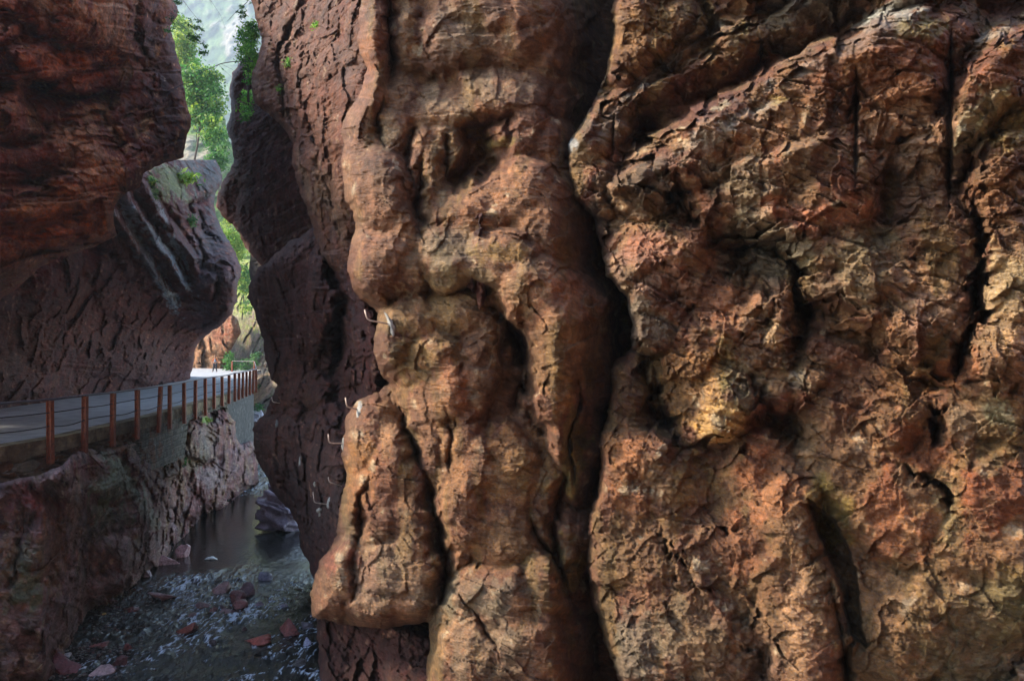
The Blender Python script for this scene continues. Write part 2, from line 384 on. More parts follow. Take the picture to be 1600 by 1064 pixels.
def fnF(px, py, sd):
    base = 13.2 - (px - 540) / 400 * 1.3 + np.maximum(0, 1 - sd / 60) * .0
    cx_, cy_, _ = cellwarp(px, py, 34, 1.5, -15, 3.5, 3)
    wx, wy = warp2(cx_, cy_, 15, 60, 3)
    H = blobs(wx, wy, F_blobs, 100, 0, .05)
    # crevice shadow side, to the right of the column
    H = H - 1.2 * sstep(860, 950, wx) * sstep(330, 120, wy) - .75 * sstep(850, 955, wx) * (1 - sstep(330, 120, wy))
    H = crease(H, wx, wy, [(700, 205), (692, 250), (694, 285), (712, 300)], 6, .35)
    H = crease(H, wx, wy, [(782, 238), (772, 262), (750, 276), (735, 274)], 12, .45, 2)
    H = crease(H, wx, wy, [(750, 210), (800, 190), (798, 225)], 6, .25)
    H = ledge(H, wx, wy, [(738, 236), (770, 230), (800, 218)], .25, 26)
    H = crease(H, wx, wy, [(604, -20), (602, 50), (612, 90), (604, 120)], 5, .4)
    H = crease(H, wx, wy, [(662, 235), (656, 300), (662, 350), (664, 395)], 6, .35)
    H = crease(H, wx, wy, [(605, 232), (592, 190), (600, 150)], 4, .25)
    H = ledge(H, wx, wy, [(738, 428), (762, 436), (784, 446), (792, 478), (818, 498), (832, 545), (842, 590), (856, 640), (886, 690)], -.0, 20)
    H = crease(H, wx, wy, [(745, 440), (775, 452), (788, 500), (812, 540), (824, 600), (842, 650), (868, 700)], 13, .5, 2)
    H = crease(H, wx, wy, [(900, 585), (898, 640), (892, 700), (898, 760)], 4, .35)
    H = crease(H, wx, wy, [(612, 600), (632, 650), (648, 700), (662, 745)], 7, .45)
    H = crease(H, wx, wy, [(664, 745), (682, 800), (690, 850), (700, 900), (688, 940), (672, 978)], 9, .7)
    H = crease(H, wx, wy, [(700, 640), (706, 690), (700, 740)], 4, .2)
    H = crease(H, wx, wy, [(572, 745), (562, 800), (560, 850)], 5, .28)
    H = crease(H, wx, wy, [(558, 850), (560, 900), (555, 950)], 4, .2)
    H = crease(H, wx, wy, [(830, 800), (850, 850), (880, 900), (900, 960)], 6, .35)
    H = crease(H, wx, wy, [(885, 730), (870, 790), (866, 850), (884, 940)], 7, .4)
    H = crease(H, wx, wy, [(700, 905), (745, 960), (780, 1000), (790, 1040)], 4, .15)
    H = ledge(H, wx, wy, [(690, 940), (730, 950), (770, 975), (790, 990)], .14, 30)
    H = ledge(H, wx, wy, [(640, 90), (660, 118), (690, 128), (720, 112)], .3, 30)
    H = ledge(H, wx, wy, [(700, -10), (720, 20), (760, 45), (800, 40)], .15, 24)
    d0 = base - 1.7 * H + .6
    P0 = P0of(px, py, base * .3 + d0 * .7)
    dt, inf = detail(px, py, P0, .85, .8, (-16, 14), 1.5, .30, 1, (.30, .05, 14))
    col = near_colour(px, py, P0, inf, 2, (RED, BRN, (140, 96, 66), OLV, TAN), F_pat)
    m = sstep(900, 960, px) * .5
    return d0 - dt, col
relief('near_cliff', (480, -160, 1004, 1240), 1.55, F_poly, fnF, M_near, edge=1.6, R=26, warp=5, skirt=5, seed=1)

# ---- G : the big wall on the right
G_poly = [(968, -500), (962, 0), (955, 60), (948, 110), (930, 150), (905, 195), (886, 225), (884, 260), (892, 310), (925, 345), (940, 385), (946, 430), (975, 462), (988, 500),
          (985, 540), (955, 580), (945, 640), (938, 700), (932, 770), (920, 830), (916, 880), (920, 930), (940, 990), (965, 1064), (990, 1500), (2600, 1500), (2600, -500)]
G_blobs = [
 (1000, 20, 48, 60, -10, .7), (1010, 80, 60, 50, -20, .75), (985, 110, 44, 40, -20, .65), (1060, 40, 62, 54, -24, .65), (1030, -80, 90, 90, 0, .7), (985, -140, 60, 200, 0, .6),
 (925, 215, 56, 42, -42, .55), (935, 280, 52, 55, 0, .5), (980, 180, 50, 32, -38, .62), (1040, 140, 60, 34, -32, .75), (1085, 110, 60, 36, -30, .8), (1140, 105, 60, 40, -26, .82), (1070, 165, 56, 26, -28, .78), (1165, 150, 60, 24, -26, .78),
 (1160, 50, 62, 46, -24, .8), (1240, 55, 72, 44, -10, .85), (1205, 85, 44, 34, 0, .8), (1180, -20, 90, 50, -20, .8), (1290, 10, 60, 42, 0, .85), (1400, -60, 160, 90, -12, 1.0, .6),
 (1020, 275, 62, 44, -28, 1.0), (1075, 250, 66, 50, -32, 1.1), (1010, 300, 46, 36, 0, .8), (1150, 215, 92, 62, -28, 1.22, .6), (1230, 250, 120, 88, -20, 1.3, .5), (1230, 180, 110, 60, -26, 1.25, .5),
 (1310, 280, 74, 76, -6, 1.3, .6), (1280, 330, 100, 40, -6, 1.3), (1180, 330, 90, 46, 6, 1.1), (1120, 330, 60, 60, 20, .95), (1320, 120, 110, 60, -24, 1.2, .5), (1420, 90, 110, 70, -12, 1.3, .5), (1420, 200, 90, 110, 0, 1.12, .5), (1420, 300, 70, 90, 0, 1.02, .5),
 (1560, 130, 70, 80, -40, 1.4, .6), (1520, 190, 50, 50, -40, 1.3), (1570, 260, 60, 100, 0, 1.3, .6), (1590, 90, 90, 60, -20, 1.4),
 (1010, 400, 66, 64, 0, .75), (1060, 395, 72, 62, 20, .85), (985, 430, 44, 40, 0, .75), (1020, 480, 44, 56, 10, .8), (1015, 515, 38, 34, 0, .85), (1090, 440, 56, 56, 0, .75), (1010, 350, 80, 50, 0, .35),
 (1130, 470, 60, 66, 0, .75), (1120, 560, 70, 80, 0, .85), (1200, 520, 62, 95, 4, .85), (1190, 440, 54, 50, 0, .6), (1225, 590, 40, 60, 0, .8), (1130, 640, 56, 62, 0, 1.05), (1070, 600, 46, 70, 10, .85), (1060, 560, 40, 80, 0, .75), (1090, 660, 46, 40, 30, .9),
 (1330, 390, 100, 70, 10, 1.15, .7), (1370, 450, 90, 80, 20, 1.25, .7), (1430, 500, 76, 80, 24, 1.25, .7), (1300, 440, 52, 44, 20, 1.05), (1470, 430, 60, 140, 0, 1.2, .5), (1480, 550, 40, 50, 0, 1.1), (1440, 380, 80, 60, 0, 1.15),
 (1580, 420, 54, 110, 0, 1.4, .7), (1570, 540, 60, 90, 0, 1.35, .7), (1545, 610, 60, 70, 0, 1.1), (1600, 640, 90, 90, 0, 1.1),
 (1320, 540, 62, 72, 20, .85), (1400, 610, 90, 70, 10, .9, .6), (1280, 600, 60, 70, 0, .8), (1390, 650, 60, 60, 20, 1.0), (1470, 640, 46, 70, 0, .85), (1320, 640, 70, 80, 0, .8, .6), (1500, 720, 80, 110, 0, .95, .6),
 (985, 640, 44, 80, 0, .6), (980, 720, 52, 70, 0, .85), (1020, 730, 60, 60, 0, .85), (975, 800, 54, 80, 0, .9, .7), (965, 870, 48, 70, 0, .85), (1050, 800, 90, 80, 0, .85, .4), (1150, 760, 110, 90, 0, .8, .4),
 (1180, 860, 130, 110, 0, .95, .35), (1050, 900, 110, 110, 0, .95, .4), (985, 950, 60, 90, 0, .85), (1080, 1010, 130, 120, 0, 1.1, .4), (1235, 880, 56, 140, 4, 1.12, .6), (1265, 1000, 60, 130, -4, 1.2, .5),
 (1400, 790, 110, 100, 0, 1.0, .4), (1340, 740, 90, 80, 0, .9, .4), (1400, 900, 100, 130, 0, .95, .4), (1460, 980, 140, 130, 0, 1.05, .4), (1560, 880, 130, 150, 0, 1.1, .4), (1560, 760, 80, 80, 0, 1.1, .5), (1350, 1060, 120, 100, 0, .9, .4),
 (1200, 1200, 260, 140, 0, 1.2, .4), (1550, 1200, 260, 140, 0, 1.2, .4)]
GRN = (124, 120, 78)
G_pat = [(1400, 880, 330, 260, 0, (128, 98, 62), .7), (1010, 60, 60, 50, 0, (168, 122, 70), .6), (1180, 50, 80, 40, 0, (156, 132, 102), .7), (1270, 20, 70, 30, 0, (150, 146, 140), .7), (1240, 75, 40, 34, 0, (150, 130, 104), .6), (1160, 40, 20, 20, 0, (176, 152, 84), .6),
 (950, 200, 50, 26, -40, (120, 104, 98), .6), (935, 270, 46, 54, 0, (126, 66, 44), .8), (1090, 130, 70, 30, -28, (112, 66, 50), .8), (1140, 160, 70, 20, -28, (106, 62, 50), .8),
 (1140, 200, 140, 16, -28, (168, 160, 152), .8), (1290, 95, 130, 12, -25, (150, 146, 144), .8), (1390, 20, 60, 14, -20, (190, 188, 184), .8), (1060, 90, 110, 8, -38, (160, 156, 152), .6), (1540, 60, 60, 10, -25, (170, 164, 160), .7), (895, 225, 10, 14, 0, (190, 196, 210), .6),
 (1030, 270, 60, 40, 0, (118, 62, 42), .8), (1100, 270, 50, 40, 0, (140, 84, 56), .7), (1180, 230, 60, 50, 0, (178, 118, 90), .6), (1160, 290, 70, 40, 30, (156, 140, 116), .7), (1230, 180, 90, 30, -20, (166, 118, 74), .6), (1225, 155, 30, 10, 0, (206, 178, 90), .5),
 (1300, 330, 100, 30, -6, (198, 126, 98), .85), (1310, 285, 50, 24, -6, (140, 78, 54), .6), (1350, 110, 110, 60, 0, (138, 84, 50), .7), (1440, 45, 30, 14, 0, (156, 160, 100), .35), (1400, 200, 80, 60, 0, (192, 140, 108), .8), (1450, 290, 50, 70, 0, (160, 120, 96), .6), (1400, 240, 60, 60, 0, (176, 140, 112), .5),
 (1560, 110, 50, 50, 0, (150, 90, 62), .6), (1530, 190, 20, 60, 35, (186, 170, 140), .7), (1580, 200, 40, 40, 0, (190, 160, 96), .6), (1560, 300, 50, 60, 0, (150, 104, 66), .6),
 (1000, 310, 70, 50, 10, (96, 90, 74), .7), (1010, 400, 60, 34, 0, (186, 128, 108), .8), (1030, 430, 50, 30, 0, (186, 128, 104), .6), (990, 440, 40, 40, 0, (156, 126, 104), .5), (1010, 510, 46, 36, 0, (132, 122, 108), .7), (1070, 460, 40, 34, 0, (120, 72, 44), .7), (1200, 370, 90, 30, 16, (142, 134, 114), .7), (1180, 400, 60, 40, 0, (128, 120, 106), .8),
 (1350, 400, 80, 50, 0, (146, 126, 90), .7), (1340, 440, 60, 40, 0, (150, 120, 92), .6), (1420, 400, 16, 90, 20, (130, 70, 42), .6), (1440, 480, 50, 50, 0, (190, 140, 116), .7), (1440, 430, 60, 30, 0, (186, 138, 100), .6), (1580, 440, 40, 80, 0, (204, 172, 132), .8), (1560, 560, 50, 60, 0, (176, 134, 100), .6),
 (1190, 500, 50, 60, 0, (168, 130, 104), .6), (1210, 520, 18, 26, 0, (216, 178, 138), .8), (1160, 480, 30, 40, 0, (190, 124, 86), .5), (1130, 580, 18, 40, 0, (136, 126, 66), .6), (1112, 600, 16, 50, 0, (214, 160, 100), .8), (1125, 660, 34, 36, 0, (232, 178, 112), .95), (1070, 600, 34, 60, 0, (160, 116, 62), .6), (1180, 600, 40, 50, 0, (148, 126, 100), .7),
 (1250, 590, 26, 24, -40, (196, 176, 156), .6), (1240, 640, 60, 40, -20, (132, 60, 38), .7), (1330, 560, 60, 40, 10, (186, 128, 104), .7), (1480, 585, 44, 30, 0, (196, 122, 84), .8), (1420, 590, 60, 30, 0, (170, 116, 66), .6), (1360, 600, 60, 40, 0, (132, 92, 60), .6), (1260, 680, 40, 50, 0, (190, 156, 120), .5),
 (1510, 660, 30, 40, 0, (176, 146, 124), .6), (1560, 640, 20, 30, -30, (180, 178, 150), .6), (1440, 700, 60, 36, 0, (150, 80, 46), .7), (1550, 780, 60, 60, 0, (146, 70, 44), .7), (1480, 790, 22, 60, 0, (150, 136, 98), .7), (1400, 820, 60, 50, 0, (152, 88, 58), .7),
 (990, 740, 44, 60, 0, (184, 118, 72), .7), (1060, 760, 60, 50, 0, (130, 98, 44), .7), (1180, 700, 20, 80, 10, (130, 62, 38), .7), (1210, 750, 50, 60, 0, (184, 118, 80), .6), (1000, 860, 60, 60, 0, (140, 104, 66), .6), (1160, 850, 50, 40, 0, (156, 92, 62), .6), (1300, 800, 30, 50, -20, (146, 132, 56), .6),
 (1250, 960, 30, 110, -6, (196, 146, 110), .75), (1290, 1040, 30, 50, 0, (140, 86, 72), .6), (1000, 1020, 60, 60, 0, (132, 122, 106), .7), (1180, 1040, 50, 50, 0, (150, 112, 96), .5), (1100, 1000, 70, 60, 0, (136, 110, 84), .6), (1540, 1000, 110, 90, 0, (126, 112, 82), .6), (1370, 1000, 50, 90, 0, (110, 84, 52), .6), (1560, 1040, 80, 40, 0, (112, 106, 84), .6), (1600, 930, 60, 60, 0, (128, 108, 62), .6), (1420, 940, 30, 14, -40, (190, 170, 152), .7)]
def fnG(px, py, sd):
    base = 11.6 - (px - 900) / 700 * 1.5
    base = np.where(px > 1600, base + (px - 1600) * .004, base)
    cx_, cy_, _ = cellwarp(px, py, 40, 2.0, -27, 12, 13); cx_, cy_, _ = cellwarp(cx_, cy_, 15, 1.6, -27, 5, 23)
    wx, wy = warp2(cx_, cy_, 14, 70, 13)
    H = blobs(wx, wy, G_blobs, 112, 0, .03)
    # long slab top running up to the right
    H = ledge(H, wx, wy, [(1420, -30), (1370, 18), (1330, 58), (1280, 78), (1200, 118), (1130, 152), (1060, 188), (992, 226), (962, 262)], .75, 50, 4)
    H = ledge(H, wx, wy, [(1300, -10), (1220, 20), (1160, 30), (1100, 55), (1060, 85), (1030, 125), (985, 160)], .34, 26, 3)
    H = ledge(H, wx, wy, [(1640, 30), (1590, 52), (1545, 78), (1500, 108), (1488, 135)], .55, 44, 4)
    H = ledge(H, wx, wy, [(1478, 190), (1420, 215), (1345, 245)], .20, 30, 3)
    H = ledge(H, wx, wy, [(1335, 215), (1260, 232), (1180, 262), (1110, 300)], .22, 26, 3)
    H = ledge(H, wx, wy, [(1300, 150), (1220, 172), (1150, 205)], .16, 20, 3)
    H = crease(H, wx, wy, [(1010, 140), (1062, 98), (1100, 70), (1150, 80)], 5, .22)
    H = crease(H, wx, wy, [(1188, 140), (1196, 100), (1200, 70)], 6, .25)
    H = crease(H, wx, wy, [(1322, 50), (1314, 25), (1318, -10)], 7, .3)
    H = crease(H, px, py, [(1338, 95), (1337, 200), (1336, 300)], 4, .34)
    H = crease(H, px, py, [(1486, 40), (1485, 180), (1482, 330)], 5, .45)
    H = crease(H, wx, wy, [(1535, 280), (1530, 400), (1520, 500), (1508, 590), (1516, 650)], 11, .5, 1.6)
    H = crease(H, px, py, [(960, 175), (955, 260)], 2.5, .15)
    H = ledge(H, wx, wy, [(1600, 80), (1560, 130), (1520, 185), (1490, 240)], .0, 30)
    H = crease(H, wx, wy, [(1610, 140), (1570, 190), (1530, 215), (1500, 250)], 10, .3)
    # shadow line under the slab nose
    H = ledge(H, wx, wy, [(1400, 190), (1392, 250), (1388, 300), (1380, 345), (1340, 362)][::-1], .5, 34, 4)
    H = crease(H, wx, wy, [(1058, 262), (1062, 310), (1078, 350), (1110, 368)], 10, .4)
    H = crease(H, wx, wy, [(1100, 372), (1140, 395), (1150, 430), (1130, 470)], 10, .3)
    H = crease(H, wx, wy, [(1205, 385), (1240, 420), (1252, 460), (1262, 510), (1264, 550)], 11, .42, 1.5)
    H = crease(H, wx, wy, [(1150, 560), (1180, 520), (1200, 480)], 5, .12)
    H = ledge(H, wx, wy, [(1250, 420), (1290, 460), (1330, 490), (1380, 530), (1430, 565), (1500, 600)], .5, 40, 5)
    H = ledge(H, wx, wy, [(945, 425), (965, 452), (985, 462)], .3, 20)
    H = ledge(H, wx, wy, [(990, 520), (1020, 545), (1050, 540)], .5, 40, 4)
    H = ledge(H, wx, wy, [(1020, 610), (1045, 655), (1090, 690), (1130, 705), (1160, 690)], .4, 36, 4)
    H = crease(H, px, py, [(1020, 560), (1028, 620), (1045, 670), (1060, 700)], 7, .35)
    H = ledge(H, wx, wy, [(1360, 620), (1400, 625), (1440, 650), (1452, 690)][::-1], .0, 36, 4)
    H = crease(H, wx, wy, [(1445, 640), (1462, 670), (1458, 700)], 11, .5, 2)
    H = crease(H, wx, wy, [(1405, 715), (1425, 745), (1470, 770), (1510, 800)], 8, .32)
    # slanting recess low in the wall
    H = recess(H, px * .8 + wx * .2, py, [(1262, 780), (1304, 812), (1330, 860), (1342, 930), (1352, 1010), (1332, 990), (1314, 930), (1298, 880), (1280, 835)], .32, 3)
    H = crease(H, px, py, [(1295, 900), (1312, 980), (1326, 1064), (1340, 1120)], 6, .30)
    H = crease(H, wx, wy, [(1034, 815), (1055, 860), (1076, 905)], 4, .2)
    H = crease(H, wx, wy, [(1110, 812), (1130, 832), (1180, 830)], 4, .14)
    H = crease(H, wx, wy, [(1165, 985), (1185, 1020), (1200, 1040)], 7, .18)
    H = crease(H, wx, wy, [(1150, 700), (1250, 640), (1300, 610)], 5, .12)
    H = crease(H, wx, wy, [(1190, 440), (1196, 500), (1180, 560)], 5, .15)
    H = ledge(H, wx, wy, [(1320, 800), (1360, 850), (1420, 890), (1450, 900)], .2, 40, 4)
    H = ledge(H, wx, wy, [(1480, 940), (1540, 1010), (1600, 1040)], .15, 30, 4)
    H = crease(H, wx, wy, [(1420, 595), (1510, 605), (1600, 600)], 4, .14)
    d0 = base - 1.5 * H + .45
    P0 = P0of(px, py, base * .3 + d0 * .7)
    lo = sstep(560, 760, py)
    dt, inf = detail(px, py, P0, 1.0, .75, (-24, 14), .7, (.8 - .4 * lo), 5, (.34, .12 * (1 - .8 * lo), 24))
    dt = dt + .03 * lo * fbm(P0, .22, 4, .62, 95)
    rough = sstep(-.1, .3, fbm(P0, 1.2, 2, .5, 90)) * sstep(1500, 900, py)
    dt = dt + .035 * rough * fbm(P0, .1, 3, .6, 91, ridged=True)
    col = near_colour(px, py, P0, inf, 6, (RED, BRN, (142, 104, 72), (122, 96, 56), TAN), G_pat)
    return d0 - dt, col
relief('right_cliff', (872, -160, 1800, 1240), 1.55, G_poly, fnG, M_near, edge=1.5, R=16, warp=6, skirt=5, seed=2)

# ================================================================== LIGHT, CAMERA (kept short here; the rest of the gorge is added further down)
# ================================================================== OTHER ROCK MASSES ON THE RIGHT BANK
def pal_colour(px, py, P0, inf, seed, pal, pats):
    return near_colour(px, py, P0, inf, seed, pal, pats)
fJ_ref = {}
def rockfn(ctrl, blb, ppm, k, pats, pal, seed, sc, dip, strata, chip, amp=1.0, feats=None, wa=9, ww=50, tint=(1, 1, 1), cell=(30, 1.5, -10, 6), beds=None, hs=1.0):
    def f(px, py, sd):
        base = interp2(px, py, ctrl) if not callable(ctrl) else ctrl(px, py)
        cx_, cy_, _ = cellwarp(px, py, cell[0], cell[1], cell[2], cell[3], seed); cx_, cy_, _ = cellwarp(cx_, cy_, cell[0] * .4, cell[1], cell[2], cell[3] * .45, seed + 50)
        wx, wy = warp2(cx_, cy_, wa, ww, seed)
        H = blobs(wx, wy, blb, ppm, 0, k) if blb else np.zeros_like(px)
        if feats: H = feats(H, wx, wy) if feats is not fJ_ref.get('f') else feats(H, wx, wy, px, py)
        d0 = base - hs * H
        P0 = P0of(px, py, base * .3 + d0 * .7)
        dt, inf = detail(px, py, P0, amp, sc, dip, strata, chip, seed, beds)
        if seed == 61:
            pass
        col = pal_colour(px, py, P0, inf, seed + 1, pal, pats) * np.array(tint)
        return d0 - dt, col
    return f
DP = ((104, 62, 54), (120, 76, 62), (98, 70, 66), (112, 90, 70), (140, 112, 98))
A_poly = [(393, -500), (393, 0), (396, 30), (411, 60), (404, 90), (396, 115), (397, 145), (402, 168), (418, 178), (440, 200), (456, 225), (458, 255), (466, 285), (480, 325), (492, 360), (500, 400), (540, 440), (640, 440), (640, -500)]
A_blobs = [(420, 20, 30, 60, 0, .7), (430, -120, 60, 120, 0, .8), (428, 95, 34, 46, 10, .8), (424, 145, 28, 34, 0, .8), (460, 40, 36, 60, 20, 1.0), (450, 110, 26, 66, 8, 1.0), (462, 180, 30, 60, -14, .9), (470, 240, 22, 70, -10, .9),
  (520, 30, 60, 60, 0, 1.3), (512, 110, 52, 66, 0, 1.7), (500, 160, 34, 50, 10, 1.7), (540, 150, 44, 60, 0, 1.8), (525, 205, 40, 44, 0, 1.9), (505, 250, 30, 70, -12, 1.5), (530, 290, 34, 80, -8, 1.6), (500, 330, 24, 60, -10, 1.3), (525, 380, 30, 60, 0, 1.4), (560, 60, 50, 90, 0, 1.4), (560, 260, 40, 120, 0, 1.5), (540, -100, 90, 130, 0, 1.5)]
def fA(H, x, y):
    H = crease(H, x, y, [(470, -10), (455, 40), (440, 80), (444, 130), (452, 190), (470, 240)], 5, .6)
    H = crease(H, x, y, [(480, 60), (470, 110), (474, 160), (492, 220), (510, 260)], 5, .5)
    H = crease(H, x, y, [(408, 60), (425, 62), (440, 75)], 4, .3)
    H = crease(H, x, y, [(490, 200), (500, 260), (520, 330), (530, 400)], 4, .35)
    return ledge(H, x, y, [(404, 100), (425, 120), (445, 150)], .3, 20, 3)
A_pat = [(505, 300, 12, 60, -14, (176, 142, 112), .6), (528, 320, 14, 50, -8, (160, 124, 98), .6), (480, 290, 6, 50, -16, (170, 136, 104), .5), (510, 90, 50, 20, 0, (132, 96, 82), .6), (500, 150, 36, 30, 0, (142, 84, 60), .5), (455, 60, 20, 40, 0, (120, 84, 74), .6), (535, 210, 30, 30, 0, (140, 86, 60), .5)]
relief('upper_buttress', (380, -160, 640, 446), 1.5, A_poly, rockfn([(400, 0, 25), (400, 170, 25), (480, 300, 22), (560, 0, 19), (620, 100, 17), (600, 400, 18), (500, 400, 22), (600, -300, 17), (400, -300, 25)], A_blobs, 55, .09, A_pat, (RED, (112, 66, 50), (112, 80, 72), (120, 78, 50), (150, 110, 86)), 21, 1.2, (-10, 10), 1.8, .38, feats=fA, amp=1.3, cell=(24, 1.4, -10, 5), beds=(.5, .13, 8, .05), hs=1.5, tint=(1.0, .88, .85)), M_mid, edge=2.2, R=14, warp=5, skirt=6, seed=3)

C_poly = [(376, 100), (388, 86), (430, 80), (540, 200), (600, 440), (470, 440), (425, 432), (400, 405), (384, 385), (374, 362), (362, 350), (348, 338), (338, 322), (341, 300), (348, 285), (360, 268), (368, 248), (363, 225), (356, 200), (362, 175), (358, 140), (362, 115)]
C_blobs = [(385, 130, 26, 44, 0, .6), (372, 180, 20, 44, 0, .5), (380, 225, 20, 44, 0, .6), (405, 200, 34, 60, 0, 1.2), (430, 260, 54, 90, 0, 1.8, .5), (360, 300, 30, 34, 20, 1.0), (368, 330, 26, 24, 0, 1.0), (440, 340, 60, 70, -30, 2.2, .5), (400, 350, 34, 44, -20, 1.5), (420, 390, 34, 26, 10, 1.6), (470, 300, 50, 110, 0, 2.0, .5)]
relief('bedded_buttress', (325, 70, 606, 446), 1.5, C_poly, rockfn([(376, 130, 37), (360, 300, 36), (400, 400, 34), (450, 250, 31), (560, 400, 28), (540, 200, 29)], C_blobs, 36, .1,
   [(430, 280, 70, 120, 0, (92, 58, 58), .7), (420, 210, 50, 50, 0, (98, 80, 90), .6), (355, 310, 16, 30, 0, (110, 66, 56), .5)], DP, 31, 1.6, (8, 12), 2.2, .6, wa=5, amp=1.2, cell=(16, 3, 6, 4), beds=(.45, .36, -6, .03), hs=1.3, tint=(1.05, .74, .82)), M_mid, edge=2.5, R=10, warp=5, skirt=7, seed=4)
relief('dark_knob', (380, 385, 450, 475), 1.5, [(392, 397), (410, 390), (440, 395), (440, 470), (402, 462), (394, 450), (390, 425)],
   rockfn([(400, 420, 40), (430, 440, 38)], [(405, 425, 18, 34, 0, .6)], 30, .1, [], ((66, 60, 66), (74, 66, 70), (60, 58, 60), (80, 70, 70), (96, 90, 92)), 36, 1.4, (0, 10), .6, 1.2), M_mid, edge=1.5, R=12, warp=2, skirt=4, seed=5)

D_poly = [(560, 330), (498, 350), (478, 364), (450, 378), (424, 400), (402, 418), (392, 442), (387, 464), (396, 482), (401, 505), (411, 530), (413, 560), (420, 588), (433, 602), (426, 622), (414, 644), (404, 652), (397, 672), (396, 695), (402, 722), (424, 760), (452, 796), (470, 840), (482, 880), (494, 935), (490, 980), (500, 1064), (506, 1250), (760, 1250), (760, 330)]
D_blobs = [(440, 440, 56, 60, -30, 1.0), (420, 500, 34, 60, 0, .8), (450, 560, 44, 70, 0, .8), (480, 480, 40, 80, 0, 1.1), (520, 440, 40, 80, 0, .9), (470, 620, 56, 50, 0, 1.0), (520, 560, 30, 90, 0, .2), (432, 640, 20, 30, 0, .7),
  (430, 690, 40, 44, 0, 1.3), (470, 690, 50, 50, 0, 1.6), (440, 740, 44, 50, 20, 1.4), (490, 740, 50, 60, 0, 1.9), (470, 790, 34, 60, -20, 1.5), (510, 800, 50, 70, 0, 1.8), (500, 870, 36, 70, 0, 1.2), (520, 690, 44, 70, 20, 1.6), (560, 620, 36, 80, 10, 1.2),
  (520, 980, 40, 90, 0, 1.0), (590, 1010, 60, 60, 0, 1.2, .5), (640, 1050, 60, 70, 0, 1.4, .5), (560, 1090, 80, 80, 0, 1.4, .5), (570, 540, 24, 80, 0, 1.4), (560, 430, 26, 50, 0, .9)]
def fD(H, x, y):
    H = crease(H, x, y, [(500, 380), (530, 450), (536, 520), (535, 600), (528, 660), (540, 700)], 14, 1.2, 2)
    H = ledge(H, x, y, [(396, 648), (430, 656), (470, 660), (530, 664)][::-1], .5, 24, 3)
    return crease(H, x, y, [(412, 700), (430, 740), (452, 760), (466, 800)], 5, .4)
D_pat = [(440, 395, 50, 22, -36, (116, 104, 106), .7), (430, 500, 44, 80, 0, (84, 50, 44), .6), (490, 720, 50, 50, 0, (92, 74, 68), .7), (440, 700, 30, 30, 0, (104, 70, 62), .6), (500, 800, 40, 60, 0, (84, 76, 76), .7), (450, 560, 50, 60, 0, (86, 52, 44), .6), (600, 1020, 90, 50, 0, (84, 58, 62), .7)]
relief('lower_buttress', (375, 322, 770, 1150), 1.9, D_poly, rockfn([(390, 460, 28), (415, 560, 28), (400, 690, 27), (460, 820, 25), (490, 950, 21), (500, 1064, 19.2), (510, 1200, 17.5), (560, 400, 19), (640, 500, 15.5), (700, 700, 15), (600, 1000, 16.8), (700, 1000, 15.4), (540, 650, 20), (540, 800, 19)], D_blobs, 55, .09, D_pat,
   ((92, 56, 50), (98, 64, 54), (86, 66, 66), (96, 76, 60), (120, 98, 88)), 41, 1.3, (-8, 12), .9, .7, feats=fD, wa=7, amp=1.4, cell=(34, 1.4, -10, 8), beds=(.7, .16, 6, .05), hs=1.8, tint=(.95, .62, .62)), M_mid, edge=2.0, R=12, warp=5, skirt=6, seed=6)

# ================================================================== LEFT BANK
H_poly = [(-1100, -500), (262, -500), (272, 0), (279, 26), (266, 42), (270, 60), (278, 88), (284, 125), (293, 160), (303, 190), (293, 212), (288, 246), (262, 253), (240, 262), (225, 272), (219, 292), (197, 300), (187, 312), (178, 330), (178, 352), (182, 368), (160, 380), (138, 388), (96, 401), (62, 418), (30, 446), (0, 471), (-100, 520), (-300, 560), (-1100, 640)]
H_blobs = [(-80, 200, 150, 200, 0, .8, .5), (20, 60, 110, 70, 6, 1.2, .5), (150, 20, 70, 95, -22, 2.2, .6), (185, 90, 40, 50, 0, 1.7), (90, 20, 60, 50, 0, 1.5), (100, 100, 90, 36, 8, 1.8, .6), (130, 95, 90, 30, -6, 1.9), (40, 115, 60, 26, 10, 1.3), (215, 30, 24, 80, 0, 1.6),
  (240, 60, 34, 80, 0, .9), (262, 20, 26, 34, 0, .8), (250, 130, 40, 60, 0, .8), (260, 200, 44, 50, 0, 1.0), (220, 160, 40, 60, 20, 1.3), (190, 190, 44, 60, 0, 1.5), (235, 230, 44, 30, 0, 1.3), (275, 170, 26, 44, 0, .7),
  (20, 185, 46, 44, 0, 1.5), (40, 200, 30, 30, 0, 1.3), (100, 160, 80, 28, -4, 1.2, .6), (60, 240, 80, 36, -6, 1.2), (-30, 250, 90, 40, 0, 1.3), (140, 180, 40, 40, -40, 1.5), (110, 230, 50, 60, 10, 1.4), (150, 250, 44, 60, 0, 1.9), (175, 280, 34, 36, 0, 2.0), (205, 260, 26, 34, 10, 1.8),
  (120, 310, 70, 44, -10, 2.1), (60, 330, 80, 44, -14, 2.2), (150, 340, 40, 50, 0, 2.3), (165, 360, 28, 26, 0, 2.3), (0, 330, 70, 60, -10, 2.0), (90, 370, 80, 30, -16, 2.4), (20, 400, 70, 40, -28, 2.4), (-60, 420, 90, 60, -20, 2.2), (-300, 300, 220, 220, 0, 1.6, .4), (-600, 300, 320, 320, 0, 1.4, .4), (120, -150, 150, 120, 0, 1.6, .5), (-200, -100, 220, 180, 0, 1.6, .5)]
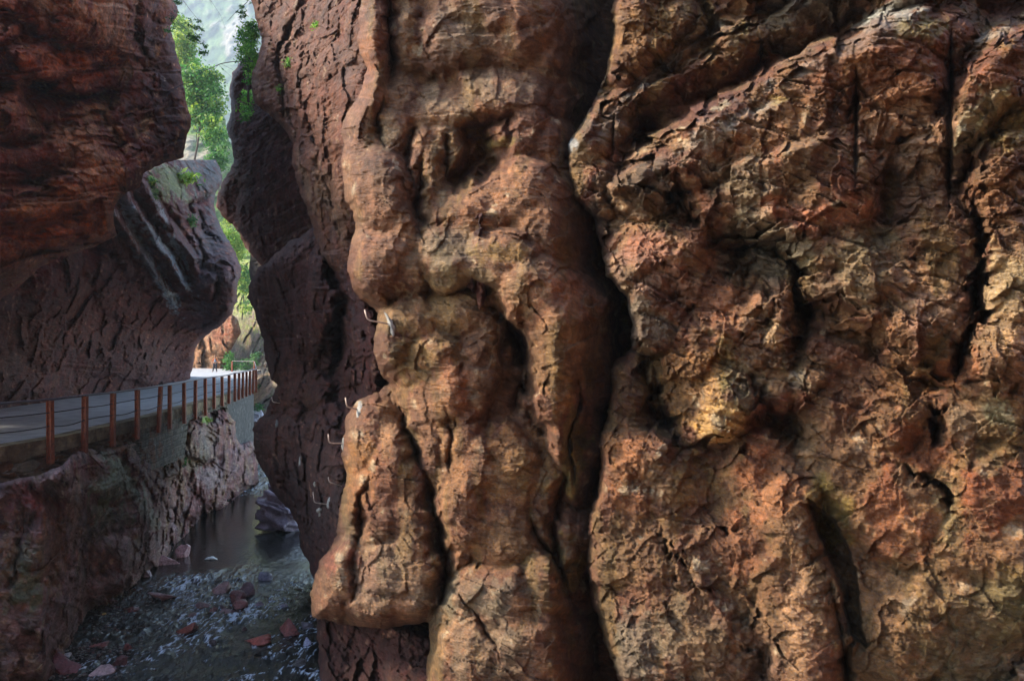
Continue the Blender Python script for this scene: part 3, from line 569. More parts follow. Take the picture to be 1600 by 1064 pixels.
def fH(H, x, y):
    H = ledge(H, x, y, [(28, 130), (60, 136), (110, 143), (150, 144), (190, 138)], 1.71, 26, 2)
    H = ledge(H, x, y, [(-60, 20), (0, 22), (24, 30), (26, 42)], 0.76, 16, 2)
    H = ledge(H, x, y, [(22, 24), (52, 44), (84, 76), (138, 76), (182, 82)], 0.57, 20, 1.6)
    H = ledge(H, x, y, [(-60, 66), (16, 66), (70, 69)], 0.66, 14, 1.6)
    H = ledge(H, x, y, [(-40, 60), (4, 74), (22, 100), (34, 124)], 0.76, 20, 2)
    H = ledge(H, x, y, [(-60, 135), (0, 132), (30, 132)], 0.76, 16, 2)
    H = ledge(H, x, y, [(80, 76), (108, 94), (130, 86)], 0.38, 14, 1.6)
    H = ledge(H, x, y, [(40, 120), (90, 122), (140, 112), (190, 96), (214, 82)], 0.57, 14, 2)
    H = ledge(H, x, y, [(-40, 205), (0, 218), (38, 218), (60, 200)], 0.95, 18, 2)
    H = ledge(H, x, y, [(-60, 275), (0, 282), (50, 284), (80, 270)], 0.66, 20, 2)
    H = crease(H, x, y, [(215, 0), (220, 60), (218, 90), (235, 120), (240, 150)], 5, .7)
    H = crease(H, x, y, [(240, 150), (215, 170), (190, 190)], 5, .3)
    H = crease(H, x, y, [(162, 165), (178, 190), (190, 220), (206, 250)], 4, .4)
    H = ledge(H, x, y, [(185, 300), (205, 305), (222, 296)], 0.57, 14, 2)
    H = ledge(H, x, y, [(128, 330), (150, 318), (152, 362)], 0.47, 14, 2)
    return ledge(H, x, y, [(0, 380), (60, 350), (120, 322)], 0.47, 20, 2)
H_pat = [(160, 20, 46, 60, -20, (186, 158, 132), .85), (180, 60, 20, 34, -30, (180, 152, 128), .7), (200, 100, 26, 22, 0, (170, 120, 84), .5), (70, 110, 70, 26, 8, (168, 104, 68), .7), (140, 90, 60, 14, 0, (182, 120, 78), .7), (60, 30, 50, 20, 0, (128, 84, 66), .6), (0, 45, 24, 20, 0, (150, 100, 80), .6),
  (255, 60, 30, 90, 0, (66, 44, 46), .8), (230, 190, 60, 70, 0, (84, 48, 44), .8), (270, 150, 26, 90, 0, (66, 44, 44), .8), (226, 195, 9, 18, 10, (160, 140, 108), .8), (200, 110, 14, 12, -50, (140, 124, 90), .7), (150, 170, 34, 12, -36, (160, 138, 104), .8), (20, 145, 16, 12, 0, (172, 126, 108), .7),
  (60, 170, 60, 22, 0, (104, 66, 52), .6), (20, 190, 40, 26, 0, (122, 62, 46), .6), (50, 185, 12, 30, 0, (98, 84, 46), .7), (110, 220, 30, 40, 20, (160, 134, 104), .6), (145, 235, 40, 40, 0, (184, 148, 116), .6), (170, 190, 10, 40, -30, (170, 146, 112), .7), (140, 280, 40, 40, 0, (182, 134, 98), .6), (120, 250, 20, 20, 0, (96, 54, 42), .6), (180, 270, 12, 30, 0, (176, 132, 90), .6),
  (80, 320, 80, 30, -10, (154, 114, 76), .6), (60, 360, 90, 30, -16, (164, 102, 62), .6), (150, 340, 30, 40, 0, (160, 112, 76), .6), (0, 270, 60, 20, 0, (124, 56, 42), .6), (30, 410, 60, 24, -28, (130, 104, 80), .5)]
def ctH(px, py):
    return np.where(px < 0, 14.4 * 1200 / (800 - np.minimum(px, 0)) + 1.0, interp2(px, py, [(0, 0, 22.5), (0, 200, 23.2), (0, 470, 27), (150, 300, 28), (180, 350, 29.5), (285, 200, 34), (270, 0, 34), (150, 0, 28), (150, 150, 29), (60, 400, 27.5), (240, 120, 33), (220, 280, 31), (150, -300, 28)]))
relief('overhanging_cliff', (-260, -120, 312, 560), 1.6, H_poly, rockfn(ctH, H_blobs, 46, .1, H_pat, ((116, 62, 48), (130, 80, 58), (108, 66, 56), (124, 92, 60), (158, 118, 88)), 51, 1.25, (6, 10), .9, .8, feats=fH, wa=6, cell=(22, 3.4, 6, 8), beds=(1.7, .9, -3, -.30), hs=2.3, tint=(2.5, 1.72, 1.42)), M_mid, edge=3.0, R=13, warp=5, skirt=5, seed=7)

J_poly = [(-1100, 300), (150, 290), (215, 262), (250, 250), (283, 208), (300, 196), (318, 203), (331, 212), (338, 225), (331, 240), (343, 262), (347, 285), (338, 297), (333, 312), (338, 340), (352, 372), (366, 398), (375, 420), (369, 445), (372, 470), (362, 492), (350, 508), (330, 522), (313, 532), (304, 545), (300, 570), (297, 600), (292, 640), (150, 700), (-1100, 1100)]
J_blobs = [(318, 225, 24, 30, 0, 2.0), (300, 230, 30, 40, 0, 2.0), (330, 275, 24, 34, 0, 2.5), (300, 280, 34, 46, 0, 2.6), (262, 290, 44, 40, -30, 3.0, .6), (270, 260, 40, 24, 30, 3.0), (320, 330, 30, 44, 0, 2.2), (345, 400, 36, 44, -20, 2.6), (325, 370, 34, 50, 0, 2.4), (355, 450, 26, 40, 0, 2.2), (300, 390, 34, 40, 0, 2.0), (330, 450, 40, 40, 0, 2.6), (338, 480, 34, 34, 0, 2.6), (300, 470, 40, 40, 0, 2.4), (335, 425, 24, 20, 0, 3.1),
  (245, 370, 70, 120, -33, 3.4, .4),
  (230, 450, 90, 70, 30, 2.2, .4), (120, 450, 110, 60, -20, 1.2, .4), (60, 520, 120, 70, 0, 1.0, .4), (180, 520, 110, 70, 0, 1.4, .4), (260, 540, 70, 50, 0, 1.8, .4), (100, 590, 120, 50, 0, .6, .4), (-100, 520, 140, 100, 0, 1, .4), (20, 450, 50, 60, 0, 1.0, .5)]
def fJ(H, x, y, rx, ry):
    x0_, y0_ = x, y; x = rx * .75 + x * .25; y = ry * .75 + y * .25
    # slanting slabs: bare tops catching the sky, overhanging undersides
    c = (x - 225) * .839 - (y - 385) * .545; l = (x - 225) * .545 + (y - 385) * .839
    q = (c + 11 + 3 * vnoise(np.stack([l / 14, c / 30, c * 0], -1), 3)) / 31.0; fq = q - np.floor(q)
    saw = np.where(fq < .36, 1 - fq / .36, (fq - .36) / .64)
    msk = sstep(1.1, .85, np.sqrt((c - 22) ** 2 / 50 ** 2 + (l + 5) ** 2 / 112 ** 2) + .15 * vnoise(np.stack([x / 12, y / 12, x * 0], -1), 5))
    H = H + 1.7 * (saw - .5) * msk; x, y = x0_, y0_
    H = crease(H, x, y, [(298, 200), (306, 240), (330, 250)], 4, 1.5)
    H = crease(H, x, y, [(330, 300), (300, 320), (318, 360), (345, 380)], 4, 1.5)
    H = crease(H, x, y, [(290, 340), (310, 380), (320, 420), (345, 420)], 5, 1.4)
    H = crease(H, x, y, [(338, 420), (342, 460), (340, 500)], 4, 1.2)
    H = ledge(H, x, y, [(300, 470), (330, 500), (360, 480)][::1], 1.0, 20, 2)
    H = crease(H, x, y, [(95, 410), (100, 440), (105, 470)], 5, .3)
    return H
fJ_ref['f'] = fJ
RIB_SKY = (165, 235, 255)  # pale mineral tone with blue sky light on the rib tops painted in
J_pat = [(225, 390, 7, 70, -33, RIB_SKY, .85), (248, 440, 8, 60, -33, RIB_SKY, .9), (270, 470, 10, 16, 0, RIB_SKY, .8), (205, 325, 12, 40, -30, RIB_SKY, .6), (250, 380, 8, 60, -36, RIB_SKY, .9), (285, 430, 8, 40, -32, RIB_SKY, .8), (246, 320, 4, 44, -28, RIB_SKY, .9), (275, 385, 4, 46, -30, RIB_SKY, .8), (318, 440, 18, 14, 0, (140, 144, 156), .8), (300, 370, 8, 16, -30, (150, 152, 160), .8), (312, 480, 18, 10, 30, (120, 118, 128), .8),
  (265, 285, 40, 26, 30, (120, 172, 128), .95), (252, 290, 24, 20, 30, (110, 150, 80), .7), (305, 240, 30, 44, 0, (104, 132, 132), .9), (325, 280, 22, 40, 0, (94, 120, 122), .9), (330, 390, 34, 60, 0, (84, 104, 110), .9), (345, 440, 26, 40, 0, (82, 72, 80), .7), (365, 420, 12, 30, 0, (120, 112, 116), .6),
  (200, 440, 60, 50, 0, (84, 56, 62), .8), (120, 520, 130, 60, 0, (92, 62, 56), .6), (40, 560, 60, 60, 0, (104, 78, 58), .6), (200, 560, 90, 50, 0, (74, 56, 54), .7), (180, 470, 40, 16, -30, (120, 80, 62), .5), (130, 450, 10, 40, 20, (120, 90, 66), .5), (300, 540, 14, 40, 0, (130, 100, 84), .5)]
def ctJ(px, py):
    a = interp2(px, py, [(0, 641, 32.2), (80, 625, 37), (169, 613, 44.5), (225, 605, 49), (298, 595, 63), (302, 545, 58), (360, 500, 50), (370, 430, 49), (340, 330, 55), (320, 220, 60), (250, 290, 46), (200, 330, 42), (270, 450, 48), (100, 430, 35), (0, 470, 31), (0, 560, 31.5), (150, 520, 41), (230, 540, 48), (0, 300, 32), (150, 300, 38)], 4)
    b = 22 * 1200 / (800 - np.minimum(px, 0)) - 0
    t = sstep(0, -80, px)
    return a * (1 - t) + b * t
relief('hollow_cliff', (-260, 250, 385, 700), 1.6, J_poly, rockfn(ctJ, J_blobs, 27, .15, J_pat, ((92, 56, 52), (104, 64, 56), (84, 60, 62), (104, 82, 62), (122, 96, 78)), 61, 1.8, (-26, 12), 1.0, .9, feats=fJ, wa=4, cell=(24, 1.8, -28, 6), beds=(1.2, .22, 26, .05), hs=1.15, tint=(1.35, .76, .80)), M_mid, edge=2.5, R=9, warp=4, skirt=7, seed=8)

# coarse unseen flank of the left cliff, added to block sun from the road
def side_cliff(name, x0, x1, y0, y1, z0, z1, xs, seed):
    n, m = 90, 70
    yy, zz = np.meshgrid(np.linspace(y0, y1, n), np.linspace(z0, z1, m))
    xx = np.interp(yy, [y0, y1], [x0, x1]) + xs(zz)
    P = np.stack([xx, yy, zz], -1)
    xx = xx + fbm(P, 5, 4, .55, seed) * 1.2
    V = np.stack([xx, yy, zz], -1).reshape(-1, 3)
    B = V.copy(); B[:, 0] -= 9
    idx = np.arange(n * m).reshape(m, n)
    F = np.stack([idx[:-1, :-1], idx[:-1, 1:], idx[1:, 1:], idx[1:, :-1]], -1).reshape(-1, 4)
    o = n * m
    rim = np.concatenate([idx[0, :], idx[1:, -1], idx[-1, -2::-1], idx[-2:0:-1, 0]])
    S = np.stack([rim, np.roll(rim, -1), np.roll(rim, -1) + o, rim + o], -1)
    F = np.concatenate([F, F[:, ::-1] + o, S])
    colr = np.ones((2 * o, 3)) * lin((116, 70, 54))
    ob = mesh_obj(name, np.concatenate([V, B]), F, M_mid, col=colr); tag(ob, kind='structure'); return ob
side_cliff('cliff_flank_blocker', -18, -19.5, 15.5, 22.5, 5.8, 20, lambda z: -2.5 * np.clip((9 - z) / 3, 0, 1), 71)

# unseen cliff added behind the viewer to block sky fill on the near wall
def mass(name, line, z0, z1, back, col, seed, amp=1.4):
    """a cliff along a plan line (x,y), closed at the back"""
    n, m = 110, 50; L_ = np.array(line, float); s = np.r_[0, np.cumsum(np.hypot(*np.diff(L_, axis=0).T))]
    uu, zz = np.meshgrid(np.linspace(0, s[-1], n), np.linspace(z0, z1, m))
    xx = np.interp(uu, s, L_[:, 0]); yy = np.interp(uu, s, L_[:, 1])
    P = np.stack([xx, yy, zz], -1); k = fbm(P, 6, 5, .55, seed) * amp
    V = np.stack([xx + k * .7, yy + k * .7, zz], -1).reshape(-1, 3); B = V + np.array([back[0], back[1], 0])
    idx = np.arange(n * m).reshape(m, n); o = n * m
    F = np.stack([idx[:-1, :-1], idx[:-1, 1:], idx[1:, 1:], idx[1:, :-1]], -1).reshape(-1, 4)
    rim = np.concatenate([idx[0, :], idx[1:, -1], idx[-1, -2::-1], idx[-2:0:-1, 0]])
    F = np.concatenate([F, F[:, ::-1] + o, np.stack([rim, np.roll(rim, -1), np.roll(rim, -1) + o, rim + o], -1)])
    tag(mesh_obj(name, np.concatenate([V, B]), F, M_mid, col=np.ones((2 * o, 3)) * lin(col)), kind='structure')
mass('rear_sky_blocker', [(-13, -17), (-2, -19), (8, -13), (14, -2), (15, 7)], -.5, 26, (5, -6), (120, 80, 62), 78)

# cliff under the road
N_poly = [(-900, 790), (-300, 745), (0, 752), (30, 747), (62, 742), (98, 728), (116, 706), (150, 696), (200, 692), (232, 694), (262, 696), (286, 690), (290, 640), (320, 630), (350, 620), (362, 618), (366, 640), (368, 680), (376, 694), (388, 690), (404, 690), (405, 770), (372, 785), (355, 800), (318, 830), (300, 845), (280, 865), (240, 915), (215, 940), (185, 960), (140, 980), (122, 1020), (104, 1070), (90, 1130), (70, 1400), (-900, 1400)]
N_blobs = [(20, 790, 60, 60, 0, .5), (60, 840, 70, 80, 0, .6, .6), (20, 900, 70, 90, 0, .6, .5), (40, 1000, 80, 90, 0, .9, .5), (90, 960, 50, 70, 10, .7), (130, 760, 44, 60, -30, 1.3, .6), (165, 750, 44, 40, 30, 1.4), (150, 800, 50, 44, -10, 1.2), (115, 790, 26, 66, 0, 1.0), (190, 780, 34, 60, -40, 1.2), (205, 820, 30, 50, -20, 1.1), (225, 800, 26, 50, -30, 1.3), (160, 860, 44, 50, -20, .8), (200, 870, 40, 36, -40, 1.2), (180, 900, 44, 34, -30, 1.1), (135, 890, 40, 60, 0, .7), (240, 840, 26, 40, -20, 1.2), (262, 800, 24, 44, -20, 1.3), (240, 760, 34, 40, 0, 1.0), (215, 730, 34, 34, 0, .8), (255, 720, 40, 30, 0, .8), (275, 760, 24, 40, 0, 1.2), (110, 900, 40, 70, 0, .6),
  (320, 685, 20, 34, -10, 2.4), (330, 700, 26, 26, 0, 2.6), (305, 710, 26, 30, 0, 2.0), (318, 735, 30, 34, 0, 2.0), (330, 760, 22, 30, 0, 2.4), (290, 740, 28, 34, 0, 1.6), (300, 780, 30, 34, 0, 1.8), (350, 710, 20, 40, 0, 2.4), (358, 740, 20, 34, 0, 2.4), (375, 730, 24, 34, 0, 2.6), (285, 700, 34, 26, 0, 1.0), (75, 740, 30, 24, 0, .7), (20, 750, 34, 22, 0, .6), (-200, 900, 220, 160, 0, .8, .4), (-600, 1000, 300, 220, 0, .8, .4), (180, 700, 40, 20, 0, .8)]
def fN(H, x, y):
    H = crease(H, x, y, [(35, 745), (40, 800), (34, 860), (20, 920)], 5, .35)
    H = ledge(H, x, y, [(100, 905), (150, 880), (200, 860)], .0, 20)
    H = ledge(H, x, y, [(140, 765), (165, 780), (200, 775)], .3, 18, 2)
    H = ledge(H, x, y, [(300, 720), (330, 716), (346, 712)], .7, 16, 2)
    H = crease(H, x, y, [(150, 830), (140, 880), (150, 920)], 6, .4)
    H = crease(H, x, y, [(225, 740), (250, 790), (280, 830)], 5, .5)
    H = crease(H, x, y, [(105, 850), (110, 900), (105, 960)], 5, .3)
    return crease(H, x, y, [(290, 690), (300, 740), (285, 790)], 5, .7)
NG = (116, 136, 112)
N_pat = [(60, 900, 190, 280, 0, (156, 132, 138), .6), (30, 900, 40, 60, 0, (96, 112, 90), .7), (40, 920, 24, 30, 0, (104, 124, 100), .7), (165, 765, 34, 30, 20, NG, .8), (190, 740, 14, 50, -40, NG, .8), (165, 800, 34, 22, 20, (100, 112, 88), .8), (120, 800, 14, 60, 0, (140, 122, 112), .6), (75, 780, 36, 14, 0, (112, 54, 56), .8), (130, 735, 30, 20, 20, (118, 66, 72), .7), (20, 780, 24, 30, 0, (104, 50, 54), .7), (75, 800, 30, 20, 0, (104, 52, 50), .7), (215, 780, 10, 60, -36, (124, 132, 120), .7), (50, 1010, 60, 40, 0, (112, 86, 92), .6), (190, 890, 30, 24, -20, (128, 96, 100), .6), (150, 830, 20, 14, 0, (120, 124, 110), .5), (322, 690, 16, 36, 0, (112, 114, 104), .5), (300, 715, 20, 26, 0, (112, 108, 100), .7), (330, 745, 24, 20, 0, (124, 112, 116), .7), (320, 657, 10, 6, 0, (110, 150, 60), .9), (260, 730, 30, 24, 0, (96, 86, 74), .6), (80, 860, 20, 60, 0, (132, 96, 60), .6), (10, 860, 14, 60, 0, (140, 100, 60), .5), (200, 700, 30, 10, 0, (140, 100, 60), .6), (365, 725, 24, 34, 0, (110, 88, 96), .6)]
def ctN(px, py):
    return np.interp(px, [-1000, -300, 0, 65, 100, 140, 185, 215, 240, 280, 318, 355, 400], [8.9, 14, 19.2, 19.9, 21.6, 24.4, 26.3, 27.8, 30, 35, 39.5, 44, 50]).astype(np.float32) - .1
relief('stream_bank_cliff', (-260, 640, 410, 1180), 1.6, N_poly, rockfn(ctN, N_blobs, 48, .1, N_pat, ((100, 62, 62), (112, 76, 70), (100, 84, 88), (112, 92, 66), (142, 120, 108)), 81, 1.2, (-40, 10), .9, .9, feats=fN, wa=6, amp=1.3, cell=(32, 1.8, 48, 11), beds=(.8, .14, 30, .05), hs=1.6, tint=(2.35, 2.2, 2.2)), M_mid, edge=1.2, R=12, warp=3, skirt=3, seed=9)

# sunlit rocks beyond the bend
K_poly = [(285, 470), (312, 525), (340, 500), (352, 480), (372, 500), (376, 520), (360, 548), (352, 570), (340, 600), (240, 600), (240, 470)]
relief('sunlit_bluff', (236, 450, 380, 604), 1.3, K_poly, rockfn([(300, 500, 104), (360, 560, 98), (290, 580, 104), (350, 500, 96)], [(345, 525, 34, 30, 0, 5, .8), (320, 560, 40, 30, 0, 2, .6), (300, 540, 40, 40, 0, 1, .6)], 12, .3, [(350, 525, 30, 24, 0, (150, 84, 62), .9), (318, 560, 40, 26, 0, (176, 124, 92), .8)], ((160, 112, 84), (150, 100, 76), (170, 130, 100), (140, 96, 70), (190, 154, 124)), 91, 4, (-10, 10), .7, 1.0), M_far, edge=4, R=8, warp=2, skirt=10, seed=10)
K2_poly = [(330, 400), (380, 405), (480, 400), (480, 760), (385, 760), (372, 700), (352, 620), (350, 570), (340, 540), (350, 480), (345, 430)]
relief('far_gorge_wall', (326, 390, 486, 764), 1.4, K2_poly, rockfn([(360, 400, 150), (380, 500, 120), (400, 600, 96), (410, 680, 70), (470, 500, 90), (470, 680, 62), (360, 560, 118), (390, 740, 62)], [(390, 540, 40, 60, 0, 4, .6), (410, 620, 30, 50, 0, 3, .6), (400, 470, 34, 60, -20, 5, .6), (385, 600, 30, 40, 0, 2.5), (405, 670, 30, 34, 0, 2)], 11, .3, [(392, 540, 30, 60, 0, (160, 132, 116), .6), (380, 500, 14, 50, 0, (104, 120, 60), .6), (380, 420, 50, 70, 0, (150, 170, 66), .9), (440, 450, 50, 90, 0, (150, 168, 66), .8), (400, 600, 16, 40, 0, (164, 150, 146), .6)], ((150, 122, 110), (160, 136, 124), (140, 118, 110), (116, 124, 78), (184, 170, 160)), 95, 4, (-40, 10), 1.0, 1.2), M_far, edge=4, R=8, warp=2, skirt=12, seed=11)

# far mountainsides seen through the gap
def forest_col(px, py, sd, d, seed, greens, rockc, f):
    P = P0of(px, py, d)
    n1 = fbm(P, f, 5, .6, seed); n2 = fbm(P, f * .15, 3, .6, seed + 4)
    c = np.ones(px.shape + (3,), np.float32) * lin(greens[0])
    c = mixc(c, greens[1], sstep(-.2, .3, n2)); c = mixc(c, rockc, sstep(.1, .3, n1 + .3 * n2))
    return c, n1, n2
def fnM1(px, py, sd):
    d = 950 - (px - 300) * .6 + (300 - py) * .7
    c, n1, n2 = forest_col(px, py, sd, d, 111, ((58, 84, 46), (86, 112, 60)), (140, 134, 124), 120)
    return d - n1 * 34 - n2 * 12 - 8 * fbm(P0of(px, py, d), 14, 3, .6, 119), c
relief('mountain', (120, -260, 620, 560), 2.2, [(100, -400), (700, -400), (700, 700), (100, 700)], fnM1, rock_mat('mountain_forest', .02, .8, .9, .1, 4), edge=0, skirt=40, seed=12)
def fnM2(px, py, sd):
    d = 250 - (py - 200) * .22
    c, n1, n2 = forest_col(px, py, sd, d, 121, ((70, 96, 40), (110, 132, 56)), (150, 140, 120), 30)
    return d - n1 * 9 - n2 * 3, c
relief('wooded_slope', (230, 60, 460, 620), 1.5, [(225, 90), (286, 95), (300, 140), (345, 180), (372, 240), (420, 300), (470, 320), (470, 640), (225, 640)], fnM2, rock_mat('slope_ground', .1, .9, .9, .1, .8), edge=6, R=10, warp=6, skirt=30, seed=13)

# ================================================================== ROAD
DZ = CZ - 2.5
EDGE = [(-13.9, 8), (-13.4, 14), (-12.95, 19.4), (-12.7, 21.5), (-12.95, 24.2), (-13.3, 28.3), (-14.25, 34.2), (-15.5, 41.7), (-17.45, 51.7), (-18.9, 56), (-28.4, 84), (-30, 92), (-48, 104)]
def on_edge(px, off=0.0):
    k = (px - 800) / FPX
    for (x0, y0), (x1, y1) in zip(EDGE[:-1], EDGE[1:]):
        # x = k*y
        den = (x1 - x0) - k * (y1 - y0)
        if abs(den) < 1e-9: continue
        t = (k * y0 - x0) / den
        if 0 <= t <= 1 and y0 + t * (y1 - y0) < 56.01: return x0 + t * (x1 - x0), y0 + t * (y1 - y0)
    return None
class MB:
    def __init__(s): s.v = []; s.f = []
    def box(s, c, h, rz=0, tilt=(0, 0)):
        n = len(s.v); co_, si = math.cos(rz), math.sin(rz)
        for k in range(8):
            x = h[0] * (1 if k & 1 else -1); y = h[1] * (1 if k & 2 else -1); z = h[2] * (1 if k & 4 else -1)
            s.v.append((c[0] + x * co_ - y * si + z * tilt[0], c[1] + x * si + y * co_ + z * tilt[1], c[2] + z))
        s.f += [tuple(n + i for i in q) for q in ((0, 2, 3, 1), (4, 5, 7, 6), (0, 1, 5, 4), (2, 6, 7, 3), (0, 4, 6, 2), (1, 3, 7, 5))]
    def tube(s, pts, r, n=8, r2=None, caps=True):
        pts = [Vector(p) for p in pts]; b0 = len(s.v); m = len(pts)
        for i, p in enumerate(pts):
            t = (pts[min(i + 1, m - 1)] - pts[max(i - 1, 0)]).normalized()
            a = t.cross(Vector((0, 0, 1)));
            if a.length < .2: a = t.cross(Vector((1, 0, 0)))
            a.normalize(); b = t.cross(a)
            rr = r if r2 is None else r + (r2 - r) * i / max(1, m - 1)
            for k in range(n):
                q = p + (a * math.cos(2 * math.pi * k / n) + b * math.sin(2 * math.pi * k / n)) * rr
                s.v.append(tuple(q))
        for i in range(m - 1):
            for k in range(n):
                s.f.append((b0 + i * n + k, b0 + i * n + (k + 1) % n, b0 + (i + 1) * n + (k + 1) % n, b0 + (i + 1) * n + k))
        if caps:
            s.f.append(tuple(b0 + k for k in range(n))[::-1]); s.f.append(tuple(b0 + (m - 1) * n + k for k in range(n)))
    def build(s, name, mat, parent=None, smooth=False):
        return mesh_obj(name, s.v, s.f, mat, parent, smooth=smooth)
def empty(name, loc=(0, 0, 0)):
    o = bpy.data.objects.new(name, None); COL.objects.link(o); o.location = loc; o.empty_display_size = .2; return o

M_road = simple('road_surface', (150, 150, 150), .8, 0, 1.4, .32, .5, .012, 12)
M_conc = simple('old_concrete', (128, 116, 92), .9, 0, 3.0, .45, .8, .03, 12)
M_rust = simple('rusty_red_paint', (148, 80, 52), .65, .1, 9, .5, .5, .006, 8)
M_steel = simple('weathered_steel', (112, 104, 110), .5, .5, 12, .3, .3, .004)
M_cable = simple('dark_cable', (66, 58, 58), .6, .4, 12, .3, .2, .004)
# road slab with gentle unevenness
n_al = 260
ey = np.linspace(8, 104, n_al); EX = np.array(EDGE)
ex = np.interp(ey, EX[:, 1], EX[:, 0])
nac = 46
V = []
for a in range(nac):
    t = a / (nac - 1); xin = np.interp(ey, [8, 30, 45, 62, 104], [-26, -27, -30, -40, -90])
    X = ex + (xin - ex) * t
    Z = np.full(n_al, DZ)
    P = np.stack([X, ey, Z], -1)
    V.append(np.stack([X, ey, Z + .03 * fbm(P, 3, 3, .5, 131) - (.0 if a else 0)], -1))
V = np.array(V).reshape(-1, 3)
idx = np.arange(nac * n_al).reshape(nac, n_al)
F = np.stack([idx[:-1, :-1], idx[:-1, 1:], idx[1:, 1:], idx[1:, :-1]], -1).reshape(-1, 4)
low = V.copy(); low[:, 2] -= .35; o_ = nac * n_al
rim = np.concatenate([idx[0, :], idx[1:, -1], idx[-1, -2::-1], idx[-2:0:-1, 0]])
F = np.concatenate([F, F[:, ::-1] + o_, np.stack([rim, np.roll(rim, -1), np.roll(rim, -1) + o_, rim + o_], -1)])
road = mesh_obj('road', np.concatenate([V, low]), F, M_road); tag(road, kind='structure')

# retaining wall under the road edge
def wall_grid(z0f, z1f, off, mat, name, parent, kind, seed, y0=8, y1=84):
    L = 1500; m = 90
    yy = np.concatenate([np.linspace(y0, 42, 1000), np.linspace(42.1, y1, 500)])
    xx = np.interp(yy, EX[:, 1], EX[:, 0])
    tt = np.linspace(0, 1, m)[:, None]
    z1 = z1f(yy)[None]; z0 = z0f(yy)[None]
    Z = z1 + (z0 - z1) * tt
    X = np.repeat(xx[None], m, 0); Y = np.repeat(yy[None], m, 0)
    P = np.stack([X, Y, Z], -1).astype(np.float32)
    f1, e1, c1 = facets(P / np.array([.6, .6, .22]) + .15 * fbm(P, .5, 2, .5, seed)[..., None], seed)
    # coursed blocks in one stretch
    row = np.floor(Z / .24); sx = Y / .55 + (row % 2) * .5 + .1 * vnoise(P / .8, seed)
    fx = sx - np.floor(sx); fz = Z / .24 - row
    mort = np.minimum(np.minimum(fx, 1 - fx) * .55, np.minimum(fz, 1 - fz) * .24)
    blk = .05 * sstep(.0, .03, mort); cb = hash3(np.stack([np.floor(sx), row, row * 0], -1).astype(np.int64), 5)
    mk = sstep(26.6, 27.4, yy)[None] * sstep(35.5, 34.5, yy)[None] * np.ones_like(Z)
    mp_ = sstep(41, 42.5, yy)[None] * np.ones_like(Z)
    rub = .07 * f1 - .10 * np.exp(-(e1 / .09) ** 2) + .05 * fbm(P, .3, 3, .6, seed + 4, ridged=True)
    disp = off + (rub * (1 - mk) + blk * mk) * (1 - mp_) + mp_ * .03 * fbm(P, .8, 3, .6, seed)
    if kind == 'edge': disp = off + .02 * fbm(P, .6, 4, .6, seed) - .03 * sstep(.2, .5, fbm(P, .5, 3, .6, seed + 8))
    disp = disp.copy(); disp[0] -= .0
    V = np.stack([X + disp, Y, Z], -1).reshape(-1, 3)
    base = np.ones(Z.shape + (3,), np.float32) * lin((118, 108, 88))
    n1 = fbm(P, .8, 4, .6, seed + 9); n2 = fbm(P, .2, 3, .6, seed + 12)
    if kind == 'wall':
        base = base * (.55 + .9 * c1)[..., None]
        base = base + (lin((122, 116, 100)) * (.7 + .5 * cb)[..., None] - base) * mk[..., None]
        base = mixc(base, (132, 84, 50), sstep(.0, .3, n1) * (1 - mp_) * .7); base = mixc(base, (84, 82, 78), mp_ * .9)
        base = base * (1 - .55 * np.exp(-(e1 / .06) ** 2) * (1 - mk) * (1 - mp_))[..., None]
        base = mixc(base, (160, 156, 144), sstep(.3, .5, n2) * .6)
    else:
        base = np.ones(Z.shape + (3,), np.float32) * lin((146, 130, 98)); base = mixc(base, (110, 92, 66), sstep(-.1, .3, n1)); base = mixc(base, (96, 98, 96), sstep(40, 44, Y))
    idx = np.arange(V.shape[0]).reshape(m, -1)
    F = np.stack([idx[:-1, :-1], idx[1:, :-1], idx[1:, 1:], idx[:-1, 1:]], -1).reshape(-1, 4)
    # back face and rim, half a metre inside the bank
    B = V.copy(); B[:, 0] -= .5; o2 = V.shape[0]
    rim = np.concatenate([idx[0, :], idx[1:, -1], idx[-1, -2::-1], idx[-2:0:-1, 0]])
    F = np.concatenate([F, F[:, ::-1] + o2, np.stack([rim, rim + o2, np.roll(rim, -1) + o2, np.roll(rim, -1)], -1)])
    cc = base.reshape(-1, 3)
    return mesh_obj(name, np.concatenate([V, B]), F, mat, parent, col=np.concatenate([cc, cc]))
rw = empty('retaining_wall', (-13, 20, 0))
def P_(o, par):
    o.parent = par; o.matrix_parent_inverse = par.matrix_basis.inverted() if False else o.matrix_parent_inverse
    o.location = -Vector(par.location); return o
P_(wall_grid(lambda y: np.interp(y, [20, 27, 32.5, 33.2, 41.3, 42], [4.1, 3.9, 3.7, DZ - .6, DZ - .6, -.4]), lambda y: np.full_like(y, DZ - .34), .06, M_mid, 'masonry', None, 'wall', 141), rw)
P_(wall_grid(lambda y: np.full_like(y, DZ - .335), lambda y: np.full_like(y, DZ + .045), .14, M_mid, 'concrete_edge', None, 'edge', 151), rw)
tag(rw, 'rough stone retaining wall with pale concrete edge carrying the gorge road', 'wall')

